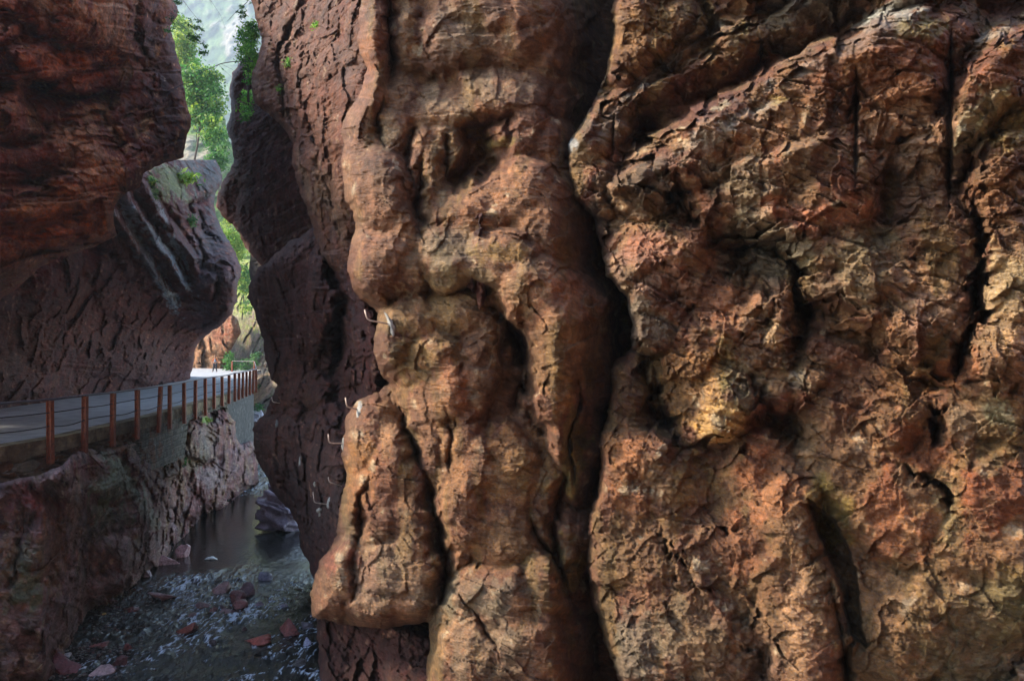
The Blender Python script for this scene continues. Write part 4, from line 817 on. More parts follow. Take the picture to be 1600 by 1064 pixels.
# railing
rail = empty('railing', (-12.7, 21.5, DZ))
post_px = [-170, -100, -30, 65, 120, 165, 204, 239.5, 256, 279, 297, 313, 327, 340, 351, 360.5]
pts = [on_edge(p) for p in post_px]
e56 = (-18.9, 56)
l0 = pts[-1]
for k in range(1, 10):
    yv = l0[1] + (56 - l0[1]) * k / 9; pts.append((float(np.interp(yv, EX[:, 1], EX[:, 0])), yv))
far = []
for k in range(1, 12):
    yv = 56 + (84 - 56) * k / 11; far.append((float(np.interp(yv, EX[:, 1], EX[:, 0])), yv))
far.append((-31.0, 84.4))
tops = []
hj = random.Random(5)
for i, (x, y) in enumerate(pts + far):
    lean = (.05, 0) if i == 7 else (hj.uniform(-.01, .01), 0)
    b = MB(); ang = 0
    x2 = min(i + 1, len(pts + far) - 1); x1 = max(i - 1, 0); al = (pts + far)
    tdir = math.atan2(al[x2][1] - al[x1][1], al[x2][0] - al[x1][0]) - math.pi / 2
    zb = DZ - (.62 if i < 12 else .45); zt = DZ + 1.10 + hj.uniform(-.03, .02)
    c = (x + .235, y, (zb + zt) / 2); hh = (zt - zb) / 2
    # rolled I section: two flanges and a web
    for s in (-1, 1):
        ox, oy = -math.sin(tdir) * .058 * s, math.cos(tdir) * .058 * s
        b.box((c[0] + ox * 0 + math.cos(tdir) * .058 * s, c[1] + math.sin(tdir) * .058 * s, c[2]), (.007, .078, hh), tdir, (lean[0], lean[1]))
    b.box(c, (.052, .006, hh - .003), tdir, (lean[0], lean[1]))
    for zz in (zb + .16, zb + .42):
        b.box((c[0] - .09 * math.cos(tdir), c[1] - .09 * math.sin(tdir), zz), (.035, .10, .012), tdir)
    po = b.build('post', M_rust); P_(po, rail)
    tops.append((c[0] + lean[0] * hh, c[1], zt))
b = MB(); b.tube([(x, y, z + .03) for x, y, z in tops], .032, 10); P_(b.build('handrail', M_steel, smooth=True), rail)
for fr, sag in ((.70, .02), (.37, .07)):
    q = []
    for (x0, y0, z0), (x1, y1, z1) in zip(tops[:-1], tops[1:]):
        s_ = sag * hj.uniform(-.3, 1.2)
        for k in range(6):
            t = k / 6.; q.append((x0 + (x1 - x0) * t - .02, y0 + (y1 - y0) * t, (z0 + (z1 - z0) * t) - 1.1 * (1 - fr) - s_ * 4 * t * (1 - t)))
    b = MB(); b.tube(q, .016, 6); P_(b.build('cable', M_cable, smooth=True), rail)
tag(rail, 'rusty red post and rail fence along the gorge road edge', 'railing')

# ================================================================== WATER
ny = 900; nx = 520
yy = np.exp(np.linspace(math.log(11), math.log(120), ny)); 
Y, U = np.meshgrid(yy, np.linspace(0, 1, nx), indexing='ij')
xl = np.interp(Y, [11, 19, 28, 40, 50, 120], [-16, -14.5, -16, -18, -20, -46]); xr = np.interp(Y, [11, 20, 30, 40, 120], [2, -1, -5, -9, -22])
X = xl + (xr - xl) * U
P = np.stack([X, Y, np.zeros_like(X)], -1)
riff = np.clip(sstep(29.5, 27, Y - .12 * (X + 10) ** 1 + 1.2 * fbm(P, 3, 2, .5, 160)) + sstep(42.5, 45, Y) * .9, 0, 1)
riff = np.maximum(riff, .8 * sstep(29, 31, Y) * sstep(36, 34, Y) * sstep(-9.6, -8.6, X))
flow = P * np.array([1.0, .7, 1])
wv = .10 * fbm(flow, .6, 3, .55, 161, ridged=True) + .04 * fbm(flow, .17, 3, .6, 164)
Zw = riff * wv * (.5 + .9 * sstep(-.2, .4, fbm(P, 1.6, 2, .5, 166))) + (1 - riff) * .004 * fbm(flow, .5, 3, .5, 168)
rdg = fbm(P * np.array([1.5, .55, 1]), .22, 3, .62, 175, ridged=True); brd = fbm(P * np.array([1, .6, 1]), 1.3, 2, .5, 171)
foam_glint = riff * sstep(.66, 1.05, rdg + .45 * brd + 2.2 * (wv - .02)) * sstep(-.5, .1, brd)  # riffle foam, with sky glints painted in as the same pale streaks
V = np.stack([X, Y, Zw], -1).reshape(-1, 3)
idx = np.arange(ny * nx).reshape(ny, nx)
F = np.stack([idx[:-1, :-1], idx[:-1, 1:], idx[1:, 1:], idx[1:, :-1]], -1).reshape(-1, 4)
mw, nt, bs = newmat('stream_water'); L = nt.links.new
at = nd(nt, 'ShaderNodeAttribute', attribute_name='Col'); sx = nd(nt, 'ShaderNodeSeparateColor'); L(at.outputs['Color'], sx.inputs[0])
tc = nd(nt, 'ShaderNodeTexCoord'); mp = nd(nt, 'ShaderNodeMapping'); mp.inputs['Scale'].default_value = (1.2, .8, 1); L(tc.outputs['Object'], mp.inputs[0])
n1 = nd(nt, 'ShaderNodeTexNoise', i_Scale=5.5, i_Detail=5, i_Roughness=.6, i_Distortion=.6); L(mp.outputs[0], n1.inputs[0])
n2 = nd(nt, 'ShaderNodeTexNoise', i_Scale=1.1, i_Detail=8, i_Roughness=.65); L(tc.outputs['Object'], n2.inputs[0])
cr = nd(nt, 'ShaderNodeValToRGB'); L(n2.outputs['Fac'], cr.inputs[0])
cr.color_ramp.elements[0].position = .38; cr.color_ramp.elements[0].color = (.003, .006, .007, 1); cr.color_ramp.elements[1].position = .64; cr.color_ramp.elements[1].color = (.012, .015, .011, 1)
mx = nd(nt, 'ShaderNodeMix', data_type='RGBA'); L(sx.outputs[1], mx.inputs[0]); L(cr.outputs[0], mx.inputs[6]); mx.inputs[7].default_value = (.66, .74, .86, 1)
L(mx.outputs[2], bs.inputs['Base Color'])
mr = nd(nt, 'ShaderNodeMapRange', i_To_Min=.04, i_To_Max=.5); L(sx.outputs[1], mr.inputs[0]); L(mr.outputs[0], bs.inputs['Roughness'])
st = nd(nt, 'ShaderNodeMapRange', i_To_Min=.012, i_To_Max=.07); L(sx.outputs[0], st.inputs[0])
bp = nd(nt, 'ShaderNodeBump', i_Strength=1.0); L(n1.outputs['Fac'], bp.inputs['Height']); L(st.outputs[0], bp.inputs['Distance']); L(bp.outputs[0], bs.inputs['Normal'])
bs.inputs['IOR'].default_value = 1.4; bs.inputs['Specular IOR Level'].default_value = 1.0
wcol = np.stack([riff, foam_glint, riff * 0], -1).reshape(-1, 3)
wt = mesh_obj('stream', V, F, mw, col=wcol); tag(wt, kind='structure')
# ground under everything
b = MB(); b.box((-40, 300, -3.2), (700, 800, .2)); g = b.build('ground', simple('ground_soil', (110, 90, 70), .9, 0, .2)); tag(g, kind='structure')

# ================================================================== STONES IN THE STREAM
M_stone = rock_mat('stone', 2.2, .6, .35, .5, .02)
def ico(sub):
    import bmesh
    bm = bmesh.new(); bmesh.ops.create_icosphere(bm, subdivisions=sub, radius=1)
    v = np.array([x.co[:] for x in bm.verts]); f = np.array([[q.index for q in p.verts] for p in bm.faces]); bm.free(); return v, f
IV, IF = ico(5)
def stone(px, py, wpx, hpx, color, label, seed, flat=.5, fac=.16, name='stone', cat='stone', depth=1.0, group=None, mat=None, d=None, zc=None, cuts=9):
    d = d or CZ * FPX / (py - HOR); r = np.random.RandomState(seed)
    hx = wpx / 2 / FPX * d; hz = hpx / FPX * d * .8
    v = IV.copy()
    for c in range(cuts):                                  # planar cuts make it angular
        n = r.normal(size=3); n[2] *= .7; n /= np.linalg.norm(n); t = r.uniform(.35, .75)
        s = v @ n; v = v - np.outer(np.maximum(s - t, 0) * .93, n)
    v = v / np.abs(v).max(0)
    fa, ea, ca = facets(v * np.array([1.3, 1.3, 2.4]) + seed, seed % 17); v = v * (1 + fac * fa)[:, None]
    if fac > .2:
        lay = (v @ np.array([.25, .1, 1.0])) * 4.2 + .5 * fbm(v + seed, .8, 2, .5, 4); v = v * (1 + .16 * (hash3(np.stack([np.floor(lay)] * 3, -1).astype(np.int64), seed) - .5) * 2)[:, None]
    v = v * np.array([hx, hx * depth * r.uniform(.7, 1), hz])
    P = v + seed * 3.1; sc = max(hx, .1)
    v = v * (1 + .10 * fbm(P, sc * .9, 3, .5, seed % 50)[:, None] + .06 * fbm(P, sc * .25, 3, .55, 7, ridged=True)[:, None])
    a = r.uniform(-.5, .5); R = rotm(r.uniform(-.12, .12), r.uniform(-.16, .16), a); v = v @ R.T
    c = np.ones((len(v), 3)) * (lin(color) * 1.15 + lin(color).mean() * .2); nn = fbm(P, sc * .5, 4, .6, 3); c = c * (1 + .45 * nn[:, None])
    o = mesh_obj(name, v, IF, mat or M_stone, col=np.clip(c, .003, .9)); o.location = ((px - 800) / FPX * d, d, (zc if zc is not None else hz * (flat - .5)))
    return tag(o, label, cat, group)
PK = (150, 104, 104); DR = (104, 58, 56); RR = (118, 58, 46); GB = (120, 124, 140)
ST = [(262, 880, 42, 16, (168, 132, 132), 'low pale pink stone touching the left cliff, in front of a rounder pink one'), (287, 869, 28, 20, PK, 'rounded pink stone at the left cliff foot, highest of the pair'), (229, 901, 16, 18, (150, 130, 140), 'small upright lilac stone at the foot of the left cliff'),
 (332, 873, 20, 5, (180, 180, 176), 'thin white stone just breaking the calm water near mid stream'), (345, 923, 50, 18, (148, 108, 104), 'big flat pinkish slab heading the stone cluster in mid stream'), (387, 927, 30, 18, (112, 84, 88), 'dark grey violet block at the right end of the mid stream cluster'), (370, 939, 34, 20, DR, 'tilted dark red block in the middle of the mid stream cluster'),
 (412, 905, 26, 13, (118, 112, 128), 'grey pointed stone standing alone beside the yellow reflection'), (316, 948, 30, 8, (116, 86, 84), 'flat brown stone left of the mid stream cluster'), (333, 957, 16, 12, (126, 88, 84), 'small round reddish stone at the lower left of the cluster'), (346, 951, 14, 8, (96, 66, 66), 'small dark stone tucked between cluster stones'),
 (376, 948, 26, 15, (124, 72, 66), 'red brown angular stone at the front right of the cluster'), (357, 958, 34, 7, (120, 90, 92), 'thin lying slab at the front of the cluster'), (260, 934, 56, 10, (150, 112, 108), 'long flat stone lying at the head of the riffle'), (291, 987, 36, 17, RR, 'red pyramid shaped stone with white water around it'),
 (330, 1009, 20, 14, (52, 36, 38), 'nearly black round stone in the lower riffle'), (400, 1003, 54, 13, (136, 62, 50), 'wide wet red slab washed over by the riffle'), (453, 988, 38, 28, (116, 56, 50), 'large angular dark red stone by the right wall'), (480, 980, 24, 14, (96, 84, 92), 'grey stone behind the angular red stone by the right wall'),
 (481, 1010, 14, 16, (126, 124, 150), 'small blue grey stone at the foot of the right wall'), (297, 964, 26, 6, (110, 78, 76), 'thin brown slab just above water left of the cluster front'), (163, 962, 8, 6, (214, 186, 110), 'tiny bright yellow pebble on the left gravel'), (157, 993, 18, 6, (206, 206, 196), 'whitish flat pebble on the left gravel'),
 (104, 1047, 50, 28, (112, 60, 62), 'largest dark red stone in the bottom left corner of the stream'), (157, 1053, 44, 15, (150, 122, 122), 'pale flat pinkish stone right of the biggest corner stone'), (104, 1026, 22, 8, (196, 192, 188), 'whitish stone above the biggest corner stone'), (206, 953, 34, 7, (112, 56, 52), 'dark red slab nearly under water at the riffle start'),
 (157, 1009, 34, 9, (126, 66, 62), 'long red stone in the left gravel below the whitish pebble'), (199, 1014, 22, 13, (112, 54, 52), 'small dark red block between gravel and riffle'), (383, 985, 10, 8, (70, 50, 52), 'tiny dark stone above the washed over red slab'), (406, 946, 18, 6, (118, 96, 106), 'thin violet stone right of the cluster'),
 (445, 947, 14, 6, (116, 104, 118), 'small grey stone in the greenish water near the right wall'), (170, 940, 20, 5, (122, 80, 80), 'low reddish stone where the gravel meets the left cliff'), (470, 1040, 30, 10, (66, 60, 60), 'dark flat stone at the bottom right edge of the stream'), (192, 1038, 26, 16, (84, 44, 44), 'dark stone near the bottom edge right of the pale flat one')]
for i, s in enumerate(ST): stone(*s, 200 + i, flat=.55)
# low layered boulder beside the right wall
def boulder(name, px, py, wpx, hpx, d, color, label, seed, cuts=10, cat='boulder', zlow=True):
    z = None
    return stone(px, py, wpx, hpx, color, label, seed, name=name, cat=cat, d=d, zc=CZ - (py - HOR) / FPX * d, cuts=cuts, fac=.34, mat=M_stone)
boulder('boulder', 440, 804, 86, 44, 35.5, (104, 88, 100), 'broad dark violet boulder half under the right wall at the water', 301)
boulder('boulder', 425, 782, 50, 40, 37, (120, 100, 114), 'tilted flaky violet block leaning on the broad dark boulder', 302)
boulder('boulder', 452, 770, 44, 40, 36.5, (98, 80, 92), 'violet block jammed between flaky block and right wall', 303)
for k, (px, py, w_, h_, d, c, lb) in enumerate([(405, 652, 22, 14, 70, (196, 186, 190), 'pale lilac boulder behind the road pillar, left of two'), (418, 664, 22, 16, 68, (186, 176, 182), 'pale lilac boulder behind the road pillar, right of two'), (402, 672, 18, 12, 66, (160, 150, 160), 'greyer boulder low down behind the road pillar'), (383, 752, 20, 6, 52, (90, 80, 90), 'dark stone splitting the far rapid on its left'), (403, 747, 18, 6, 53, (96, 84, 92), 'dark stone splitting the far rapid on its right'), (395, 736, 40, 9, 58, (80, 66, 74), 'long dark ledge stone above the far rapid')]):
    boulder('boulder', px, py, w_, h_, d, c, lb, 310 + k)
# gravel bar
gv, gf = ico(1); GV = []; GF = []; GC = []
r = np.random.RandomState(9)
for k in range(1100):
    y = r.uniform(19.2, 26.5); xlft = np.interp(y, [19, 20.3, 22.6, 25, 27], [-12.3, -12.0, -13, -13.7, -14]); x = xlft + abs(r.normal(0, 1.1)) + .1
    s = r.uniform(.02, .06) * (1.3 if r.rand() < .15 else 1)
    v = gv * np.array([s, s * .8, s * .5]) * (1 + .3 * r.normal(size=(len(gv), 1)) * .3)
    GF.append(gf + len(GV) * len(gv)); GV.append(v + np.array([x, y, .035 - .035 * (x - xlft) / 3]))
    b_ = [(120, 70, 66), (150, 140, 136), (96, 80, 84), (178, 172, 160), (110, 90, 80)][r.randint(5)]
    GC.append(np.ones((len(gv), 3)) * lin(b_) * r.uniform(.3, .7))
gvl = mesh_obj('gravel', np.concatenate(GV), np.concatenate(GF), M_stone, col=np.concatenate(GC)); tag(gvl, 'wet red and grey pebbles under the left cliff', kind='stuff'); gvl['category'] = 'gravel'

# ================================================================== CLIMBING PEGS AND MORTAR
bpy.context.view_layer.update()
dg = bpy.context.evaluated_depsgraph_get()
def hit(px, py):
    v = Vector(((px - 800) / FPX, 1, -(py - HOR) / FPX)).normalized()
    ok, loc, nrm, _, ob, _ = C.ray_cast(dg, Vector((0, 0, CZ)), v)
    return (loc, nrm) if ok else (Vector(W(px, py, 15)), Vector((0, -1, 0)))
M_peg = simple('galvanised_rod', (176, 156, 140), .55, .3, 20, .4, .3, .003)
M_mortar = simple('pale_mortar', (150, 146, 136), .9, 0, 14, .3, .9, .02, 8)
def splat(c, nrm, w_, h_, rot, seed):
    """an irregular smear of mortar bulging from the rock"""
    r = np.random.RandomState(seed); n = 22; rings = 5
    nrm = Vector((nrm[0], nrm[1], nrm[2] * .4)).normalized(); a = nrm.cross(Vector((0, 0, 1))).normalized(); b = a.cross(nrm)
    ph = r.uniform(0, 6.28, 4); vs = [tuple(Vector(c) + nrm * .035)]; fs = []
    for k in range(1, rings + 1):
        q = k / rings
        for j in range(n):
            t = 2 * math.pi * j / n; rad = 1 + .28 * math.sin(3 * t + ph[0]) + .2 * math.sin(5 * t + ph[1]) + .12 * math.sin(8 * t + ph[2])
            u = math.cos(t) * w_ * rad * q; v = math.sin(t) * h_ * rad * q
            u, v = u * math.cos(rot) - v * math.sin(rot), u * math.sin(rot) + v * math.cos(rot)
            vs.append(tuple(Vector(c) + a * u + b * v + nrm * (.035 * (1 - q ** 2) - .03 * (k == rings) + .006 * r.normal())))
    for j in range(n): fs.append((0, 1 + j, 1 + (j + 1) % n))
    for k in range(rings - 1):
        for j in range(n):
            o0 = 1 + k * n; o1 = o0 + n; fs.append((o0 + j, o1 + j, o1 + (j + 1) % n, o0 + (j + 1) % n))
    return vs, fs
pegs = [((611, 507), (574, 500), (570, 484), 'topmost steel peg, sticking out of the lit knob above the others', .09),
        ((561, 640), (542, 636), (540, 621), 'steel peg with a long mortar smear, second from the top', .09),
        ((537, 693), (514, 692), (513, 678), 'steel peg below the long mortar smear, third from the top', .06),
        ((534, 759), (514, 753), (513, 745), 'small steel peg with no mortar, fourth from the top', 0),
        ((513, 788), (491, 785), (489, 768), 'lowest steel peg, beside a white mortar splash', .06),
        ((437, 630), (426, 628), (424, 620), 'faint small steel peg far back on the dark buttress', 0)]
for k, (a, b2, c2, lb, ms) in enumerate(pegs):
    loc, nrm = hit(*a); d = loc[1]
    if k in (0,): d = min(d, 14.5)
    A = Vector(W(a[0], a[1], d)); Bp = Vector(W(b2[0], b2[1], d - .12)); Cp = Vector(W(c2[0], c2[1], d - .12))
    e = empty('climbing_peg', tuple(A)); m = MB()
    ins = A + (A - Bp) * .35 + Vector((0, .15, 0))
    bend = [Bp + (A - Bp).normalized() * .045, Bp + (A - Bp).normalized() * .012 + (Cp - Bp).normalized() * .012, Bp + (Cp - Bp).normalized() * .045]
    r_ = .013 if k < 5 else .016
    m.tube([ins, A] + bend + [Cp], r_, 8); P_(m.build('rod', M_peg, smooth=True), e)
    if ms:
        vs, fs = splat(A, nrm, ms * (.7 if k else .55), ms * 2.0, [-.2, -.7, -.25, 0, .1][min(k, 4)], 400 + k); P_(mesh_obj('mortar_smear', vs, fs, M_mortar), e)
    tag(e, lb, 'metal peg', 'pegs fixed up the rock edge')
for k, (px, py, s, rot, lb) in enumerate([(433, 664, .13, .3, 'upper mortar splash on the dark buttress beside the gap'), (469, 724, .13, -.3, 'mortar splash midway down the dark buttress'), (502, 797, .12, .1, 'star shaped mortar splash just under the lowest peg'), (492, 756, .06, .5, 'small mortar dab left of the fourth peg')]):
    loc, nrm = hit(px, py); vs, fs = splat(loc, nrm, s * .7, s * 1.35, rot, 420 + k)
    tag(mesh_obj('mortar_splash', vs, fs, M_mortar), lb, 'mortar patch', 'mortar splashes on the dark buttress')

# ================================================================== PLANTS
def leafmat(name, col, tr=.5):
    m, nt, b = newmat(name); L = nt.links.new
    at = nd(nt, 'ShaderNodeAttribute', attribute_name='Col'); L(at.outputs['Color'], b.inputs['Base Color']); b.inputs['Roughness'].default_value = .55
    t = nd(nt, 'ShaderNodeBsdfTranslucent'); L(at.outputs['Color'], t.inputs[0]); mx = nd(nt, 'ShaderNodeMixShader'); mx.inputs[0].default_value = tr
    L(b.outputs[0], mx.inputs[1]); L(t.outputs[0], mx.inputs[2]); L(mx.outputs[0], nt.nodes['Material Output'].inputs[0]); return m
M_leaf = leafmat('leaves', None)
M_bark = simple('bark', (86, 74, 66), .9, 0, 6, .3, .5, .02)
def leaves(name, cl, n, size, cols, parent, seed, aspect=.55, droop=0):
    """cl: list of (centre, radii); leaf faces clumped on the shells of many small sprays"""
    r = np.random.RandomState(seed); C_ = np.array([c[0] for c in cl], float); R_ = np.array([c[1] for c in cl], float)
    vol = R_.prod(1); k = r.choice(len(cl), n, p=vol / vol.sum())
    nclump = max(4, n // 22)
    kc = r.choice(len(cl), nclump, p=vol / vol.sum()); u = r.normal(size=(nclump, 3)); u /= np.linalg.norm(u, axis=1)[:, None]
    cc = C_[kc] + u * R_[kc] * (r.uniform(.25, 1.05, (nclump, 1)) ** .6)
    j = r.randint(0, nclump, n); sp = R_.mean() * .16 + size
    p = cc[j] + r.normal(size=(n, 3)) * np.array([1, 1, .6]) * sp
    a = r.normal(size=(n, 3)); a[:, 2] -= droop; a /= np.linalg.norm(a, axis=1)[:, None]
    b = np.cross(a, r.normal(size=(n, 3))); b /= np.linalg.norm(b, axis=1)[:, None]
    s = size * r.uniform(.6, 1.3, (n, 1))
    V = np.stack([p - a * s, p + b * s * aspect, p + a * s, p - b * s * aspect], 1).reshape(-1, 3)
    F = np.arange(4 * n).reshape(n, 4)
    cs = np.array([lin(c) for c in cols]); ci = r.randint(0, len(cols), nclump)[j]; cv = cs[ci] * r.uniform(.7, 1.3, (n, 1))
    return P_(mesh_obj(name, V, F, M_leaf, col=np.repeat(cv, 4, 0), smooth=False), parent)
def tree(base, h, cl, n, size, cols, label, seed, cat='tree', name='broadleaf_tree', trunk=.10, group=None):
    e = empty(name, base); r = random.Random(seed); b = MB(); B = Vector(base); tops = [Vector(c[0]) for c in cl]
    cen = sum(tops, Vector()) / len(tops)
    tip = Vector((cen[0], cen[1], cen[2])); b.tube([B, B.lerp(tip, .35) + Vector((r.uniform(-.1, .1) * h * .2, 0, 0)), B.lerp(tip, .7), tip], trunk, 8, trunk * .4)
    for t in tops:
        s = B.lerp(tip, r.uniform(.35, .8)); mid = s.lerp(t, .5) + Vector((r.uniform(-.1, .1), 0, r.uniform(0, .15))) * h * .2
        b.tube([s, mid, t], trunk * .4, 6, trunk * .1)
    P_(b.build('trunk', M_bark, smooth=True), e)
    leaves('crown', cl, n, size, cols, e, seed)
    return tag(e, label, cat, group)
def blobw(lst, d, dd=1.0):
    """list of (px,py,rx_px,ry_px) at distance d -> world blobs"""
    return [(W(x, y, d + random.uniform(-1, 1) * dd), (rx / FPX * d, rx / FPX * d, ry / FPX * d)) for x, y, rx, ry in lst]
YG = [(150, 176, 70), (122, 158, 62), (96, 136, 58), (176, 190, 92)]; MG = [(70, 120, 56), (92, 140, 66), (56, 100, 52), (110, 150, 80)]; DG = [(96, 160, 60), (130, 190, 74), (150, 206, 80), (84, 136, 56)]
tree(W(300, 270, 70), 12, blobw([(305, 115, 16, 20), (325, 125, 18, 18), (310, 150, 22, 22), (335, 150, 14, 16), (318, 178, 20, 22), (340, 172, 10, 14), (330, 205, 16, 22), (300, 140, 14, 30)], 70, 1.5), 9000, .15, MG + YG[:1], 'leafy green tree filling the left of the bright gap above the boulders', 501)
tree(W(280, 190, 95), 12, blobw([(285, 55, 16, 22), (282, 90, 18, 20), (292, 75, 12, 12), (278, 40, 12, 16), (295, 100, 14, 18)], 95, 1.5), 5000, .17, YG, 'sunlit yellow green tree at the left edge of the gap', 502)
tree(W(345, 330, 80), 8, blobw([(338, 225, 12, 22), (345, 245, 10, 20), (335, 255, 14, 12), (350, 215, 8, 14)], 80, 1.5), 3500, .14, MG, 'blue green tree low in the gap above the wedged boulder', 503)
tree(W(388, 160, 29), 3, blobw([(386, 60, 14, 26), (392, 95, 12, 26), (380, 85, 9, 16), (395, 45, 9, 14), (390, 125, 8, 14)], 29, .5), 3600, .05, DG, 'bright green bush growing on the right edge of the gap', 504, 'bush', 'bush', .05)
tree(W(388, 195, 33), 2, blobw([(386, 160, 8, 24), (383, 180, 6, 14)], 33, .4), 900, .05, DG, 'thin green bush hanging down the dark rock below the brighter bush', 505, 'bush', 'bush', .03)
tree(W(365, 420, 90), 6, blobw([(352, 360, 8, 14), (362, 375, 12, 16), (375, 385, 10, 16), (368, 400, 12, 14), (358, 345, 8, 8)], 90, 1), 3600, .14, YG, 'sunlit green shrub in the narrow gap under the dark buttress', 506, 'shrub', 'shrub', .08)
tree(W(378, 500, 90), 6, blobw([(380, 430, 12, 18), (388, 450, 9, 14), (374, 445, 8, 14), (385, 478, 9, 12)], 90, 1), 2600, .14, MG + YG, 'green shrub on the far wall just above the road bend', 507, 'shrub', 'shrub', .08)
tree(W(360, 590, 88), 3, blobw([(358, 560, 7, 10), (366, 568, 8, 8), (360, 574, 8, 7)], 88, .5), 1100, .12, MG, 'round green shrub behind the far railing', 508, 'shrub', 'shrub', .06)
tree(W(385, 620, 92), 3, blobw([(384, 572, 9, 10), (392, 590, 7, 14), (398, 560, 6, 12), (401, 612, 6, 14)], 90, .5), 1400, .12, MG, 'green creeper trailing down the far wall right of the railing', 509, 'shrub', 'shrub', .06)
tree(W(408, 690, 66), 2, blobw([(404, 640, 6, 8), (400, 700, 5, 6)], 66, .4), 300, .09, MG, 'small dark shrub between the pale boulders behind the pillar', 510, 'shrub', 'shrub', .04)
def tuft(px, py, w_, h_, label, seed, cols=YG, n=260, size=None, cat='fern', name='fern', dd=.1):
    loc, nrm = hit(px, py + h_ * .4); d = loc[1] - dd; size = size or w_ / FPX * d * .18
    e = empty(name, W(px, py + h_ * .5, d)); b = MB(); r = random.Random(seed)
    Bp = Vector(W(px, py + h_ * .5, d + .1))
    for k in range(7):
        T = Vector(W(px + r.uniform(-.5, .5) * w_, py - r.uniform(.1, .5) * h_, d - r.uniform(0, .1))); b.tube([Bp, Bp.lerp(T, .5) + Vector((0, -.02, .02)), T], .006, 4, .003)
    P_(b.build('stem', M_leaf_stem, smooth=True), e)
    leaves('frond', [(W(px, py, d), (w_ / 2 / FPX * d, .12, h_ / 2 / FPX * d))], n, size, cols, e, seed, .35)
    return tag(e, label, cat, 'small plants rooted on the rock')
M_leaf_stem = simple('stem', (90, 110, 56), .7)
tuft(323, 656, 16, 7, 'bright green moss tuft on the grey knob below the road', 521, n=500, cat='moss', name='moss_tuft', size=.035)
tuft(236, 285, 14, 16, 'fern at the upper left corner of the mossy grey slab', 522, MG + YG[:1]); tuft(243, 305, 8, 18, 'long fern hanging below the corner of the mossy slab', 523, MG)
tuft(298, 345, 14, 16, 'pale fern sprouting where the slanting ribs meet the boulders', 524, MG); tuft(285, 278, 34, 5, 'thin line of ferns along the top of the mossy slab', 525, YG, 300)
tuft(495, 40, 8, 6, 'tiny green tuft on the top lobe of the upper buttress', 526, DG, 80); tuft(452, 98, 14, 12, 'green tuft in the cleft of the upper buttress', 527, DG, 160); tuft(438, 142, 8, 18, 'drooping green tuft lowest in the cleft of the upper buttress', 528, DG, 120)
tuft(286, 722, 12, 12, 'small leafy sprout on the dark bank rock, right one', 529, MG, 90); tuft(258, 724, 10, 14, 'small leafy sprout on the dark bank rock, left one', 530, MG, 90)
tuft(490, 38, 14, 4, 'flat green tuft near the top of the upper buttress', 531, DG, 60)
# bare and leafy branches in the gap
def branch(pts_, d, r0, label, seed, nl=0, ls=.04, twigs=6, col=DG, d1=None):
    e = empty('branch', W(pts_[0][0], pts_[0][1], d)); b = MB(); r = random.Random(seed); n = len(pts_); d1 = d1 or d
    P3 = [Vector(W(x, y, d + (d1 - d) * i / (n - 1))) for i, (x, y) in enumerate(pts_)]
    b.tube(P3, r0, 6, r0 * .3); ends = []
    for k in range(twigs):
        i = r.randint(0, n - 2); s = P3[i].lerp(P3[i + 1], r.random()); L_ = (P3[-1] - P3[0]).length * r.uniform(.12, .3)
        q = s + Vector((r.uniform(-.5, .8), r.uniform(-.3, .3), -r.uniform(.2, 1))).normalized() * L_; m_ = s.lerp(q, .5) + Vector((r.uniform(-.1, .1), 0, .06)) * L_
        b.tube([s, m_, q], r0 * .4, 5, r0 * .15); ends += [(tuple(m_), (L_ * .2,) * 3), (tuple(q), (L_ * .3,) * 3)]
    P_(b.build('wood', simple('branch_wood', (104, 96, 100), .8), smooth=True), e)
    if nl: leaves('leaf_spray', ends, nl, ls, col, e, seed)
    return tag(e, label, 'branch')
branch([(252, 152), (268, 140), (290, 130), (318, 112), (345, 100), (362, 97), (395, 96)][::-1], 29, .018, 'bare thin branch reaching left across the gap from the bush', 541, twigs=7, d1=31)
branch([(300, 128), (278, 136), (264, 146), (255, 158)], 30, .012, 'pale dead twigs hanging against the dark cliff edge', 542, twigs=9)
branch([(262, -30), (285, 0), (300, 20), (318, 40)], 30, .015, 'leafy branch drooping from the top left of the gap', 543, 520, .045, 11, MG)
branch([(266, 20), (285, 42), (305, 52), (322, 68)], 31, .012, 'lower leafy branch beside the dark cliff top', 544, 420, .045, 10, MG)
branch([(405, -20), (385, 5), (368, 20), (355, 34)], 29, .015, 'leafy branch entering the gap from the top right', 545, 420, .045, 10, MG)
branch([(300, -40), (325, -5), (345, 25), (352, 45)], 34, .010, 'bare twigs crossing the top of the gap', 546, 0, .03, 8)

